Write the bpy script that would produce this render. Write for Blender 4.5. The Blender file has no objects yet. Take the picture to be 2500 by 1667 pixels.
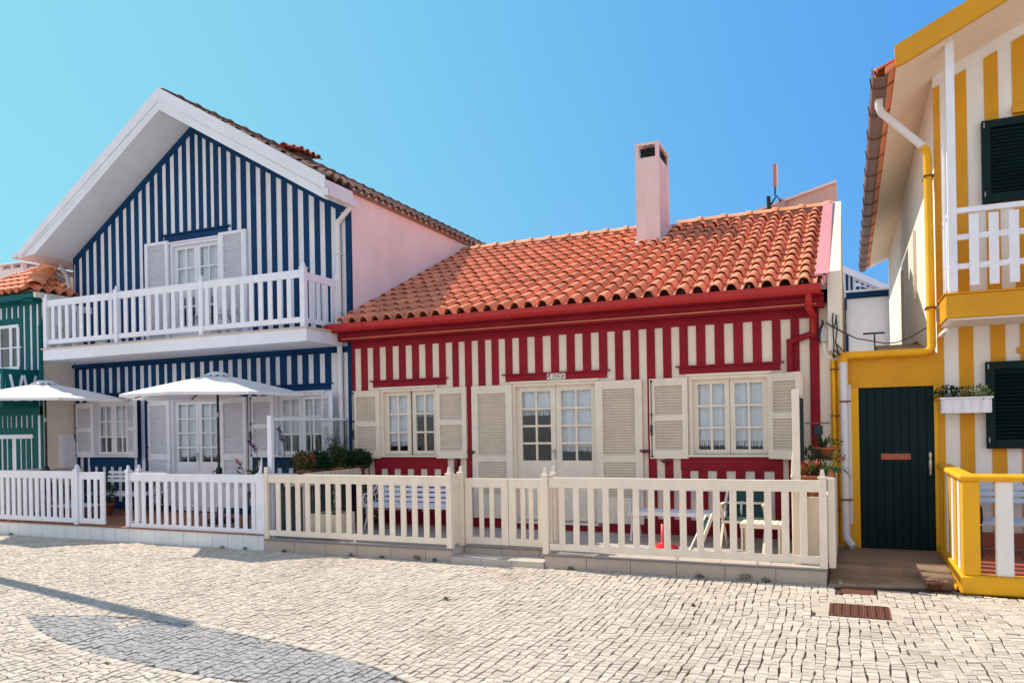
import bpy, math, random
from mathutils import Vector, Matrix
random.seed(7)
SC = bpy.context.scene
COL = SC.collection
# ---------------------------------------------------------------- camera calibration
# world frame: x along the facades, y into depth, z up, eye height = 0. Facades at y = 12.05, street at z = -1.95
F = 1870.0; ROLL = math.radians(1.03); YAW = math.radians(23.75); CX = 1250.0; HC = 1038.9
GZ = -1.95; FY = 12.05; TZ = -1.76
def ray(u, v):
    du, dv = u - CX, v - HC
    c, s = math.cos(ROLL), math.sin(ROLL)
    x = (du * c - dv * s) / F; z = -(du * s + dv * c) / F
    c, s = math.cos(YAW), math.sin(YAW)
    return (x * c - s, x * s + c, z)
def onY(u, v, Y):
    r = ray(u, v); t = Y / r[1]; return (r[0] * t, Y, r[2] * t)
def onX(u, v, X):
    r = ray(u, v); t = X / r[0]; return (X, r[1] * t, r[2] * t)
def onZ(u, v, Z):
    r = ray(u, v); t = Z / r[2]; return (r[0] * t, r[1] * t, Z)
def infrustum(x, y, m=0.0):
    c, s = math.cos(YAW), math.sin(YAW)
    a = x * c + y * s; d = -x * s + y * c
    if d < 1: return False
    return abs(a) < d * (1250 / F) + 0.8 + m and d > 4.9
# ---------------------------------------------------------------- materials
MATS = {}
def mat(name, col, rough=0.6, var=0.08, vscale=3.0, bump=0.0, bscale=60.0, metal=0.0, spec=0.4, island=0.0, dirt=None, dscale=1.2, trans=0.0):
    m = bpy.data.materials.new(name); m.use_nodes = True
    nt = m.node_tree; b = nt.nodes['Principled BSDF']; L = nt.links
    b.inputs['Roughness'].default_value = rough; b.inputs['Metallic'].default_value = metal
    b.inputs['Specular IOR Level'].default_value = spec
    tc = nt.nodes.new('ShaderNodeNewGeometry')
    n = nt.nodes.new('ShaderNodeTexNoise'); n.inputs['Scale'].default_value = vscale; n.inputs['Detail'].default_value = 6
    L.new(tc.outputs['Position'], n.inputs['Vector'])
    mp = nt.nodes.new('ShaderNodeMapRange'); mp.inputs[1].default_value = 0.3; mp.inputs[2].default_value = 0.7
    mp.inputs[3].default_value = 1 - var; mp.inputs[4].default_value = 1 + var
    L.new(n.outputs['Fac'], mp.inputs[0])
    sc = nt.nodes.new('ShaderNodeVectorMath'); sc.operation = 'SCALE'; sc.inputs[0].default_value = col
    L.new(mp.outputs[0], sc.inputs['Scale'])
    out = sc.outputs[0]
    if island:
        ri = nt.nodes.new('ShaderNodeMapRange'); ri.inputs[3].default_value = 1 - island; ri.inputs[4].default_value = 1 + island
        L.new(tc.outputs['Random Per Island'], ri.inputs[0])
        s2 = nt.nodes.new('ShaderNodeVectorMath'); s2.operation = 'SCALE'
        L.new(out, s2.inputs[0]); L.new(ri.outputs[0], s2.inputs['Scale']); out = s2.outputs[0]
    if dirt:
        n2 = nt.nodes.new('ShaderNodeTexNoise'); n2.inputs['Scale'].default_value = dscale; n2.inputs['Detail'].default_value = 8
        n2.inputs['Roughness'].default_value = 0.7
        mpg = nt.nodes.new('ShaderNodeMapping'); mpg.inputs['Scale'].default_value = (1, 1, 0.2 if bump and bscale < 100 else .45)
        L.new(tc.outputs['Position'], mpg.inputs[0]); L.new(mpg.outputs[0], n2.inputs['Vector'])
        m2 = nt.nodes.new('ShaderNodeMapRange'); m2.inputs[1].default_value = 0.52; m2.inputs[2].default_value = 0.8
        m2.inputs[3].default_value = 0; m2.inputs[4].default_value = dirt[3]
        L.new(n2.outputs['Fac'], m2.inputs[0])
        mx = nt.nodes.new('ShaderNodeMix'); mx.data_type = 'RGBA'
        L.new(m2.outputs[0], mx.inputs[0]); L.new(out, mx.inputs[6]); mx.inputs[7].default_value = (*dirt[:3], 1)
        out = mx.outputs[2]
    L.new(out, b.inputs['Base Color'])
    if bump:
        nb = nt.nodes.new('ShaderNodeTexNoise'); nb.inputs['Scale'].default_value = bscale; nb.inputs['Detail'].default_value = 5
        L.new(tc.outputs['Position'], nb.inputs['Vector'])
        bp = nt.nodes.new('ShaderNodeBump'); bp.inputs['Strength'].default_value = bump; bp.inputs['Distance'].default_value = 0.01
        L.new(nb.outputs['Fac'], bp.inputs['Height']); L.new(bp.outputs[0], b.inputs['Normal'])
    if trans:
        tr = nt.nodes.new('ShaderNodeBsdfTranslucent'); L.new(out, tr.inputs[0])
        ms = nt.nodes.new('ShaderNodeMixShader'); ms.inputs[0].default_value = trans
        L.new(b.outputs[0], ms.inputs[1]); L.new(tr.outputs[0], ms.inputs[2])
        L.new(ms.outputs[0], nt.nodes['Material Output'].inputs['Surface'])
    MATS[name] = m
    return m
W_BLUE = mat('white_limewash', (.77, .79, .87), .75, .04, 2, .25, 90, dirt=(.45, .42, .38, .32), dscale=2.2)
W_RED = mat('cream_limewash', (.80, .69, .57), .75, .04, 2, .25, 90, dirt=(.42, .34, .26, .35), dscale=2.2)
NAVY = mat('navy_paint', (.001, .039, .122), .6, .14, 3, .2, 70, spec=.15, island=.10, dirt=(.03, .07, .12, .15), dscale=3)
RED = mat('oxblood_paint', (.27, .012, .024), .6, .14, 3, .2, 70, spec=.15, island=.10, dirt=(.18, .03, .03, .3), dscale=3)
REDG = mat('gutter_red', (.45, .016, .016), .4, .06, 3)
GOLD = mat('brass_trim', (.62, .22, .08), .4, .05)
YEL = mat('yellow_paint', (.66, .305, .007), .65, .07, 2.5, .3, 60, dirt=(.35, .17, .02, .35))
YELB = mat('bright_yellow_paint', (.82, .41, .006), .6, .08, 3, .3, 50, dirt=(.4, .22, .03, .35))
W_YEL = mat('white_stucco', (.80, .78, .76), .8, .04, 2, .3, 70, dirt=(.45, .42, .36, .2))
CREAM = mat('cream_stucco', (.80, .72, .61), .8, .05, 2, .3, 60, dirt=(.4, .32, .24, .35))
PINK = mat('pink_render', (.82, .68, .68), .8, .05, 1.5, .3, 50, dirt=(.5, .36, .33, .3), dscale=.7)
PINKD = mat('weathered_pink_render', (.60, .42, .38), .85, .1, 2, .4, 40, dirt=(.25, .16, .14, .4))
PINKS = mat('pink_flashing', (.66, .26, .28), .6, .06, 3)
GREEN = mat('teal_paint', (.001, .105, .115), .6, .12, 4, spec=.15)
DGREEN = mat('dark_green_paint', (.003, .018, .021), .6, .15, 4, .1, 60, spec=.15)
WOODW = mat('white_woodwork', (.78, .79, .87), .45, .05, 5, .12, 80, dirt=(.45,.44,.42,.2), dscale=4, island=.03)
WOODC = mat('cream_woodwork', (.81, .71, .59), .5, .05, 5, .15, 80, dirt=(.42, .32, .22, .3), dscale=4, island=.03)
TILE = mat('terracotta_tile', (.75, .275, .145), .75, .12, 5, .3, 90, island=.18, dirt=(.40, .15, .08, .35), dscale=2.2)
TILEW = mat('backlit_weathered_tile', (.15, .075, .055), .85, .2, 5, .3, 90, island=.3, dirt=(.05, .03, .03, .6), dscale=3)  # blackened tile, colour darkened to carry the shade of the backlit slope
TILEO = mat('ridge_tile', (.72, .28, .14), .8, .12, 6, .3, 80, island=.15)
MORTAR = mat('mortar', (.30, .20, .16), .9, .15, 8, .4, 60)
STONE = mat('limestone_sett', (.555, .48, .395), .85, .12, 9, .5, 130, island=.11, dirt=(.26, .20, .14, .55), dscale=.9)
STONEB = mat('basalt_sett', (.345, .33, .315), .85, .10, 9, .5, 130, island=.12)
JOINT = mat('sandy_joint', (.06, .042, .03), .95, .2, 12, .5, 120)
PLINTH = mat('beige_stoneware', (.46, .38, .32), .55, .05, 8, .1, 200, island=.05, dirt=(.2, .2, .2, .25), dscale=2)
PFLOOR = mat('pale_floor_tile', (.50, .45, .40), .5, .05, 6)
TERRA = mat('terracotta_floor', (.33, .13, .07), .6, .12, 5, .1, 80, island=.1)
CONC = mat('old_concrete', (.30, .20, .13), .9, .2, 3, .5, 40, dirt=(.07, .06, .05, .7), dscale=2)
METALD = mat('dark_metal', (.02, .03, .035), .4, .05, 3, metal=.5)
METALG = mat('grey_metal', (.32, .33, .34), .35, .05, 3, metal=.8)
RUST = mat('rusted_iron', (.20, .075, .045), .85, .25, 20, .5, 120)
GUTB = mat('brown_gutter', (.17, .10, .08), .5, .15, 3, dirt=(.06, .04, .04, .5))
PVC = mat('white_pipe', (.72, .72, .74), .35, .03)
CURT = mat('curtain_cloth', (.88, .90, .94), .9, .05, 12, trans=.15)
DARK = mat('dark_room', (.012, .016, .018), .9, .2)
IRONW = mat('white_cast_iron', (.66, .66, .68), .45, .05)
CANV = mat('umbrella_canvas', (.88, .87, .88), .85, .03, 4, .1, 200, trans=.22)
POT = mat('terracotta_pot', (.42, .14, .07), .8, .12, 6)
SOIL = mat('soil', (.05, .035, .025), .95, .2)
LEAF = mat('leaf_green', (.035, .085, .022), .55, .35, 18, trans=.25, island=.4)
LEAFD = mat('leaf_dark', (.018, .050, .020), .5, .35, 18, trans=.2, island=.4)
LEAFL = mat('leaf_yellow_green', (.16, .22, .04), .5, .3, 18, trans=.3, island=.35)
LEAFR = mat('leaf_red', (.36, .06, .035), .5, .3, 18, trans=.25, island=.45)
PURP = mat('purple_petal', (.12, .05, .20), .6, .3, 20, trans=.2)
PINKF = mat('pink_petal', (.65, .12, .16), .6, .2, 20, trans=.2)
REDP = mat('red_plastic', (.62, .015, .02), .35, .03)
GREENC = mat('green_canvas', (.02, .055, .05), .8, .1)
NAVYC = mat('weathered_wood', (.62, .56, .42), .6, .1, 8)
BLACK = mat('black_glaze', (.01, .01, .012), .4, .0)
MAROON = mat('maroon_glaze', (.10, .012, .025), .4, .0)
def glass_mat():
    m = bpy.data.materials.new('window_glass'); m.use_nodes = True; nt = m.node_tree
    for n in list(nt.nodes):
        if n.type == 'BSDF_PRINCIPLED': nt.nodes.remove(n)
    t = nt.nodes.new('ShaderNodeBsdfTransparent'); t.inputs[0].default_value = (.93, .95, .96, 1)
    g = nt.nodes.new('ShaderNodeBsdfGlossy'); g.inputs[0].default_value = (.9, .95, 1, 1); g.inputs['Roughness'].default_value = .03
    lw = nt.nodes.new('ShaderNodeLayerWeight'); lw.inputs[0].default_value = .5
    pw = nt.nodes.new('ShaderNodeMath'); pw.operation = 'POWER'; pw.inputs[1].default_value = 4; nt.links.new(lw.outputs['Facing'], pw.inputs[0])
    fr = nt.nodes.new('ShaderNodeMath'); fr.operation = 'MULTIPLY_ADD'; fr.inputs[1].default_value = .7; fr.inputs[2].default_value = .035; nt.links.new(pw.outputs[0], fr.inputs[0])
    nz = nt.nodes.new('ShaderNodeTexNoise'); nz.inputs['Scale'].default_value = 1.7
    bp = nt.nodes.new('ShaderNodeBump'); bp.inputs['Strength'].default_value = .12; bp.inputs['Distance'].default_value = .05
    nt.links.new(nz.outputs['Fac'], bp.inputs['Height']); nt.links.new(bp.outputs[0], g.inputs['Normal'])
    ms = nt.nodes.new('ShaderNodeMixShader')
    nt.links.new(fr.outputs[0], ms.inputs[0]); nt.links.new(t.outputs[0], ms.inputs[1]); nt.links.new(g.outputs[0], ms.inputs[2])
    nt.links.new(ms.outputs[0], nt.nodes['Material Output'].inputs['Surface'])
    return m
GLASS = glass_mat()
# ---------------------------------------------------------------- mesh helpers
WL = {}
class MB:
    def __init__(s): s.v = []; s.f = []; s.m = []; s.sm = []
    def add(s, vs, fs, m=0, smooth=False):
        o = len(s.v); s.v += [tuple(p) for p in vs]
        for f in fs: s.f.append([o + i for i in f]); s.m.append(m); s.sm.append(smooth)
        return s
    def box(s, x0, x1, y0, y1, z0, z1, m=0):
        if x0 > x1: x0, x1 = x1, x0
        if y0 > y1: y0, y1 = y1, y0
        if z0 > z1: z0, z1 = z1, z0
        return s.add([(x0,y0,z0),(x1,y0,z0),(x1,y1,z0),(x0,y1,z0),(x0,y0,z1),(x1,y0,z1),(x1,y1,z1),(x0,y1,z1)],
                     [(0,3,2,1),(4,5,6,7),(0,1,5,4),(1,2,6,5),(2,3,7,6),(3,0,4,7)], m)
    def prismY(s, pts, y0, y1, m=0):   # polygon of (x,z), counter-clockwise seen from the street (-y)
        n = len(pts)
        vs = [(p[0], y0, p[1]) for p in pts] + [(p[0], y1, p[1]) for p in pts]
        return s.add(vs, [tuple(range(n)), tuple(range(2*n-1, n-1, -1))] + [(i, n+i, n+(i+1)%n, (i+1)%n) for i in range(n)], m)
    def prismX(s, pts, x0, x1, m=0):   # polygon of (y,z)
        n = len(pts)
        vs = [(x0, p[0], p[1]) for p in pts] + [(x1, p[0], p[1]) for p in pts]
        return s.add(vs, [tuple(range(n-1, -1, -1)), tuple(range(n, 2*n))] + [(i, (i+1)%n, n+(i+1)%n, n+i) for i in range(n)], m)
    def prismZ(s, pts, z0, z1, m=0):
        n = len(pts)
        vs = [(p[0], p[1], z0) for p in pts] + [(p[0], p[1], z1) for p in pts]
        return s.add(vs, [tuple(range(n-1, -1, -1)), tuple(range(n, 2*n))] + [(i, (i+1)%n, n+(i+1)%n, n+i) for i in range(n)], m)
    def obox(s, c, ax, ay, az, m=0):   # centre + three half-axis vectors
        c = Vector(c); ax = Vector(ax); ay = Vector(ay); az = Vector(az); vs = []
        for k in (-1, 1):
            for a, b in ((-1,-1),(1,-1),(1,1),(-1,1)): vs.append(c + ax*a + ay*b + az*k)
        return s.add(vs, [(0,3,2,1),(4,5,6,7),(0,1,5,4),(1,2,6,5),(2,3,7,6),(3,0,4,7)], m)
    def beam(s, a, b, w, h, m=0, up=(0,0,1)):
        a = Vector(a); b = Vector(b); d = (b-a); L = d.length; d.normalize()
        u = Vector(up); sd = d.cross(u)
        if sd.length < 1e-4: sd = d.cross(Vector((0,1,0)))
        sd.normalize(); u = sd.cross(d)
        return s.obox((a+b)/2, d*L/2, sd*w/2, u*h/2, m)
    def tube(s, pts, r, m=0, n=8, cap=True, smooth=True):
        pts = [Vector(p) for p in pts]; rs = r if isinstance(r, (list, tuple)) else [r]*len(pts)
        o = []; prev = None
        for i, p in enumerate(pts):
            d = (pts[min(i+1, len(pts)-1)] - pts[max(i-1, 0)]).normalized()
            if prev is None:
                a = d.cross(Vector((0,0,1)))
                if a.length < 1e-3: a = d.cross(Vector((0,1,0)))
                a.normalize()
            else:
                a = (prev - d*prev.dot(d)).normalized()
            prev = a; b = d.cross(a)
            for k in range(n):
                t = 2*math.pi*k/n; o.append(p + (a*math.cos(t) + b*math.sin(t))*rs[i])
        fs = []
        for i in range(len(pts)-1):
            for k in range(n): fs.append((i*n+k, i*n+(k+1)%n, (i+1)*n+(k+1)%n, (i+1)*n+k))
        s.add(o, fs, m, smooth)
        if cap:
            N = len(pts); s.add(o[:n], [tuple(range(n-1,-1,-1))], m); s.add(o[-n:], [tuple(range(n))], m)
        return s
    def lathe(s, c, prof, m=0, n=16, smooth=True):
        vs = []
        for r, z in prof:
            for k in range(n):
                t = 2*math.pi*k/n; vs.append((c[0]+r*math.cos(t), c[1]+r*math.sin(t), c[2]+z))
        fs = []
        for i in range(len(prof)-1):
            for k in range(n): fs.append((i*n+k, i*n+(k+1)%n, (i+1)*n+(k+1)%n, (i+1)*n+k))
        s.add(vs, fs, m, smooth)
        return s
    def build(s, name, mats, parent=None, loc=None, bevel=0):
        if not isinstance(mats, (list, tuple)): mats = [mats]
        if loc is None:
            if parent is not None: loc = WL[parent.name]
            else:
                xs = [p[0] for p in s.v]; ys = [p[1] for p in s.v]; zs = [p[2] for p in s.v]
                loc = ((min(xs)+max(xs))/2, (min(ys)+max(ys))/2, min(zs))
        me = bpy.data.meshes.new(name)
        me.from_pydata([(p[0]-loc[0], p[1]-loc[1], p[2]-loc[2]) for p in s.v], [], s.f)
        for q in mats: me.materials.append(q)
        me.polygons.foreach_set('material_index', s.m); me.polygons.foreach_set('use_smooth', s.sm)
        me.update()
        o = bpy.data.objects.new(name, me); COL.objects.link(o)
        if parent is not None:
            o.parent = parent; pl = WL[parent.name]
            o.location = (loc[0]-pl[0], loc[1]-pl[1], loc[2]-pl[2])
        else: o.location = loc
        WL[o.name] = tuple(loc)
        if bevel:
            b = o.modifiers.new('edge', 'BEVEL'); b.width = bevel; b.segments = 1; b.limit_method = 'ANGLE'; b.angle_limit = 1.0
        return o
def tag(o, label, cat, group=None):
    o['label'] = label; o['category'] = cat
    if group: o['group'] = group
    return o
def thing(name, loc, label, cat, group=None):
    o = bpy.data.objects.new(name, None); COL.objects.link(o); o.location = loc; o.empty_display_size = .2
    WL[o.name] = tuple(loc)
    return tag(o, label, cat, group)
def structure(o): o['kind'] = 'structure'; return o
def copy_tree(o, parent=None, loc=None):
    c = o.copy(); COL.objects.link(c); c.parent = parent
    if loc is not None: c.location = loc
    for ch in list(o.children): copy_tree(ch, c)
    return c
def wall_grid(mb, x0, x1, z0, z1, y0, y1, ops, m=0):
    """wall slab with rectangular openings, built from blocks; openings (x0,x1,z0,z1)"""
    xs = sorted(set([x0, x1] + [o[0] for o in ops] + [o[1] for o in ops]))
    xs = [x for x in xs if x0 <= x <= x1]
    for a, b in zip(xs[:-1], xs[1:]):
        c = (a+b)/2; cuts = sorted([(o[2], o[3]) for o in ops if o[0] < c < o[1]])
        z = z0
        for p, q in cuts:
            if p > z: mb.box(a, b, y0, y1, z, p, m)
            z = max(z, q)
        if z < z1: mb.box(a, b, y0, y1, z, z1, m)
# ---------------------------------------------------------------- shutters and windows
def shutter(parent, x0, x1, z0, z1, panels, m=WOODW, y=11.98, hinge=None, ang=0, rod=False, th=.055, pitch=.044):
    """louvred shutter; ang swings it out about its hinge edge"""
    mb = MB(); fw = .085
    if x1 - x0 > .7: fw = .12
    zs = [z0] + [q for p in panels for q in p] + [z1]
    mb.box(x0, x0+fw, y, y+th, z0, z1); mb.box(x1-fw, x1, y, y+th, z0, z1)
    for a, b in zip(zs[0::2], zs[1::2]): mb.box(x0+fw, x1-fw, y+.001, y+th-.001, a, b)
    for a, b in panels:
        n = max(1, int(round((b-a)/pitch))); p = (b-a)/n
        for k in range(n):
            z = a + (k+.5)*p
            mb.obox(((x0+x1)/2, y+th/2, z), ((x1-x0)/2-fw+.002, 0, 0), (0, .019, p*.30), (0, .0015, p*.07))
        mb.box(x0+fw, x1-fw, y+th-.005, y+th-.001, a, b)
    R = None
    if ang:
        h = x0 if hinge == 'l' else x1
        R = (h, y+th)
        c, s = math.cos(ang), math.sin(ang)
        def rot(p):
            dx, dy = p[0]-R[0], p[1]-R[1]
            return (R[0]+dx*c-dy*s, R[1]+dx*s+dy*c, p[2])
        mb.v = [rot(p) for p in mb.v]
    o = mb.build('shutter', m, parent, loc=((x0+x1)/2, y+th, z0), bevel=.003)
    if rod:
        r = MB(); xr = x0 + .035
        r.tube([(xr, y-.02, z0+.02), (xr, y-.02, z1-.02)], .007)
        for k in (.03, .3, .55, .97): r.box(xr-.014, xr+.014, y-.028, y+.002, z0+(z1-z0)*k-.015, z0+(z1-z0)*k+.015)
        r.box(xr-.016, xr+.016, y-.045, y-.02, z0+(z1-z0)*.32, z0+(z1-z0)*.42)
        r.build('bolt_rod', METALD, o)
    return o
def french_window(parent, x0, x1, z0, z1, rows, curt, m=WOODW, y=FY, bottom=0.0, name='window', fr=.055, st=.075, lace='fringe', ajar=False, cols=2, mul=.034):
    """casement pair: surround, two leaves with glazing bars, panes, curtains; bottom = height of a solid lower panel"""
    F_ = MB()
    F_.box(x0, x0+fr, y-.015, y+.12, z0, z1); F_.box(x1-fr, x1, y-.015, y+.12, z0, z1)
    F_.box(x0+fr, x1-fr, y-.015, y+.12, z1-fr, z1)
    F_.box(x0-.02, x1+.02, y-.05, y-.001, z1, z1+.03)
    if not bottom: F_.box(x0-.03, x1+.03, y-.07, y+.1, z0-.035, z0)
    else: F_.box(x0+.02, x1-.02, y-.05, y+.1, z0-.04, z0)
    # dark room behind
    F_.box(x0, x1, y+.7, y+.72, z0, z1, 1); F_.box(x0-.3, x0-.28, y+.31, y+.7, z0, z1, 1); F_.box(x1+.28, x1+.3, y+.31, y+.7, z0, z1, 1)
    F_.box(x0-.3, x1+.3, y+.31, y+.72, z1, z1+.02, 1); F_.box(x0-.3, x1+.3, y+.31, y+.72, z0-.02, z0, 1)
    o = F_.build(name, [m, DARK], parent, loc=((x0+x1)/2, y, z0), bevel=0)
    xm = (x0+x1)/2
    for li, (a, b) in enumerate(((x0+fr, xm-.004), (xm+.004, x1-fr))):
        if ajar and li == 1: a += .03
        L = MB(); yy = y+.055; t = .045
        zb = z0 if bottom else z0+.004
        L.box(a, a+st, yy, yy+t, zb, z1-fr); L.box(b-st, b, yy, yy+t, zb, z1-fr)
        L.box(a+st, b-st, yy, yy+t, z1-fr-st, z1-fr)
        g0 = z0 + (bottom if bottom else st); g1 = z1-fr-st
        L.box(a+st, b-st, yy, yy+t, zb, g0)
        if bottom:
            L.box(a+st+.05, b-st-.05, yy-.008, yy, zb+.10, g0-.10)
            L.box(a+st-.02, b-st+.02, yy-.02, yy-.001, zb+.02, zb+.05)
        for k in range(1, rows):
            z = g0 + (g1-g0)*k/rows; L.box(a+st, b-st, yy+.004, yy+t-.004, z-mul/2, z+mul/2)
        for k in range(1, cols):
            x = a+st + (b-a-2*st)*k/cols; L.box(x-mul/2, x+mul/2, yy+.006, yy+t-.006, g0, g1)
        if li == 0 and bottom:
            L.tube([(b-.02, yy-.03, g0+.15), (b-.09, yy-.045, g0+.16)], .009, 1, 6); L.box(b-.032, b-.012, yy-.012, yy, g0+.02, g0+.2, 1)
        leaf = L.build('casement', [m, METALG], o)
        G = MB().box(a+st-.005, b-st+.005, yy+.020, yy+.024, g0-.005, g1+.005); G.build('pane', GLASS, leaf)
        c = curt[li]
        if c > 0:
            zc = g1 - (g1-g0)*c
            M = MB(); n = 26; xa, xb = a+st*.4+(.03 if lace == 'wave' else 0), b-st*.4
            yc = yy+.075
            vs = []; ph = random.random()*6
            for k in range(n+1):
                f = k/n; x = xa+(xb-xa)*f; dy = .010*math.sin(f*21+ph)+.004*math.sin(f*55+ph*2)
                ze = zc
                if lace == 'wave': ze = zc + .018*math.cos(f*4*math.pi*1.5); x += .01*math.sin(k) * 0
                vs += [(x, yc+dy, g1+.03), (x, yc+dy*1.6, ze)]
            M.add(vs, [(2*k, 2*k+1, 2*k+3, 2*k+2) for k in range(n)], 0, True)
            if lace == 'fringe':
                k = 0; x = xa
                while x < xb:
                    w = random.uniform(.006, .016); h = .085 + random.uniform(-.012, .012)
                    dx = random.uniform(-.006, .006)
                    M.add([(x, yc, zc), (x+w, yc, zc), (x+w+dx, yc, zc-h), (x+dx, yc, zc-h)], [(0, 3, 2, 1)])
                    x += w + random.uniform(.003, .010)
            else:
                k = 0
                for k in range(40):
                    f = (k+.5)/40; x = xa+(xb-xa)*f; ze = zc+.018*math.cos(f*4*math.pi*1.5)
                    M.add([(x-.007, yc, ze-.006), (x+.007, yc, ze-.006), (x, yc, ze-.028)], [(0, 2, 1)])
            M.build('curtain', CURT, leaf)
    return o
# ---------------------------------------------------------------- tiled roofs
def tile_field(mb, O, U, V, N, ncol, nrow, cw, rl, m=0, h=.07, skip=None, jit=.004, npt=8):
    """interlocking clay tiles: U across, V up the slope, N normal"""
    O, U, V, N = Vector(O), Vector(U).normalized(), Vector(V).normalized(), Vector(N).normalized()
    hump = [(.30-.30*math.cos(math.pi*k/npt), h*math.sin(math.pi*k/npt)**.85) for k in range(npt+1)]
    pan = [(.60, .0), (.64, -.012), (.80, -.016), (.96, -.012), (1.0, .004)]
    for i in range(ncol):
        for j in range(nrow):
            if skip and skip(i, j): continue
            a = j*rl; ex = random.uniform(-jit, jit); ez = random.uniform(-jit, jit)*.5; tw = random.uniform(-jit, jit)
            def pt(pu, pz, t, r, sc, dz=0):
                return O + U*((i+.30+(pu-.30)*(sc if pu <= .601 else 1))*cw+ex+tw*t/rl*.3) + V*(t+ex) + N*(pz*sc+r+.012+ez+dz)
            for pr, sm in ((hump, True), (pan, False)):
                n = len(pr)
                lo_ = [pt(u_, z_, a-.035, .034, 1.08) for u_, z_ in pr]; hi_ = [pt(u_, z_, a+rl, .0, .90) for u_, z_ in pr]
                mb.add(lo_+hi_, [(k, k+1, n+k+1, n+k) for k in range(n-1)], m, sm)
                th = .020
                lb = [pt(u_, z_, a-.035, .034, 1.08) for u_, z_ in pr]
                li = [pt(.30+(u_-.30)*.86 if sm else u_, z_*.80-(0 if sm else th), a-.035, .034, 1.08) for u_, z_ in pr]
                mb.add(li+lb, [(k, k+1, n+k+1, n+k) for k in range(n-1)], m, False)
                bk = [pt(.30+(u_-.30)*.86 if sm else u_, z_*.80-(0 if sm else th), a+.12, .030, 1.0) for u_, z_ in pr]
                if sm and j == 0: mb.add(li+bk, [(k+1, k, n+k, n+k+1) for k in range(n-1)], m, False)
def ridge_caps(mb, A, B, L=.42, r=.11, m=0):
    A, B = Vector(A), Vector(B); D = B-A; n = max(1, int(D.length/L)); D = D/n; d = D.normalized()
    sd = d.cross(Vector((0,0,1))).normalized(); up = sd.cross(d)
    for i in range(n):
        p = A + D*i; vs = []
        rr = [(0, 1.0), (.82, 1.05), (.84, 1.32), (1.04, 1.22)]
        for f, s_ in rr:
            for k in range(9):
                t = math.pi*k/8 + 0; q = p + D*f
                vs.append(q + sd*math.cos(t)*r*s_*1.1 + up*(math.sin(t)*r*s_*.75))
        fs = []
        for a in range(3):
            for k in range(8): fs.append((a*9+k, a*9+k+1, (a+1)*9+k+1, (a+1)*9+k))
        mb.add(vs, fs, m, True)
def leaves(mb, c, R, n, s, m=0, ms=None, flat=.6, asp=.5, shell=.3):
    """n small bent leaves through an ellipsoid"""
    for _ in range(n):
        while True:
            p = Vector((random.uniform(-1,1), random.uniform(-1,1), random.uniform(-1,1)))
            if shell < p.length < 1: break
        q = Vector((c[0]+p.x*R[0], c[1]+p.y*R[1], c[2]+p.z*R[2]))
        d = (p + Vector((random.uniform(-1,1), random.uniform(-1,1), random.uniform(-.6,1.2)))).normalized()
        sd = d.cross(Vector((random.uniform(-1,1), random.uniform(-1,1), 1))).normalized(); nn = d.cross(sd)
        l = s*random.uniform(.6, 1.3); w = l*asp
        mm = random.choice(ms) if ms else m
        mb.add([q, q+d*l*.5+sd*w*.5+nn*l*.1, q+d*l-nn*l*.1, q+d*l*.5-sd*w*.5+nn*l*.1], [(0, 1, 2, 3)], mm)
def blades(mb, c, n, L, w, ms, spread=.9, up=.5, droop=.5):
    for _ in range(n):
        a = random.uniform(0, 2*math.pi); e = random.uniform(up, 1.4)
        d = Vector((math.cos(a)*spread, math.sin(a)*spread, e)).normalized(); sd = d.cross(Vector((0,0,1))).normalized()
        l = L*random.uniform(.6, 1.15); vs = []; K = 5
        for k in range(K+1):
            t = k/K; p = Vector(c) + d*l*t - Vector((0,0,droop*l*t*t*.5)) + Vector((math.cos(a)*.03, math.sin(a)*.03, 0))
            ww = w*(1-t**2)*.5 + .001
            vs += [p - sd*ww, p + sd*ww]
        mb.add(vs, [(2*k, 2*k+1, 2*k+3, 2*k+2) for k in range(K)], random.choice(ms), True)
# ================================================================ RED HOUSE
RW = [-8.51,-8.37,-8.23,-8.10,-7.96,-7.82,-7.68,-7.54,-7.40,-7.26,-7.12,-6.98,-6.84,-6.70,-6.57,-6.43,-6.31,-6.18,-6.05,-5.92,-5.79,-5.66,-5.53,-5.40,-5.27,-5.14,-4.99,-4.85,-4.71,-4.56,-4.42,-4.28,-4.14,-4.00,-3.86,-3.72,-3.58,-3.45,-3.32,-3.19,-3.06,-2.93,-2.80,-2.67,-2.54,-2.41,-2.28,-2.15,-2.01,-1.87,-1.73,-1.59,-1.45,-1.31,-1.18,-1.03,-.91,-.77,-.65,-.51]
red = thing('red_striped_house', (-4.4, FY, TZ), 'single storey house with oxblood red and cream stripes, orange tiled roof and tall pink chimney', 'house')
w = MB(); OPS = [(-7.95,-6.74,-.5,.72), (-5.28,-3.75,-1.62,.72), (-2.28,-1.06,-.5,.72)]
wall_grid(w, -8.60, -.10, -1.95, 1.70, FY, FY+.3, OPS, 0)
def striped(w, whites, x0, x1, ztop, zbot, lint, lz=.885, pz=-.59, ptop=None, y=FY, m=1, d=.018):
    edges = [x0] + whites + [x1]
    for a, b in zip(edges[0::2], edges[1::2]):
        if b <= a: continue
        c = (a+b)/2; zt = ztop if ptop is None else ptop(a, b); segs = [(zbot, zt)]
        for (l0, l1, kind) in lint:
            if l0 - .02 < c < l1 + .02:
                segs = [(lz, zt)] + ([(zbot, pz)] if kind == 'w' else [])
        for p, q in segs:
            if callable(q): w.prismY([(a, p), (b, p), (b, q(b)), (a, q(a))], y-d, y+.002, m)
            else: w.box(a, b, y-d, y+.002, p, q, m)
LR = [(-8.11,-6.57,'w'), (-5.40,-3.59,'d'), (-2.42,-.92,'w')]
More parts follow.
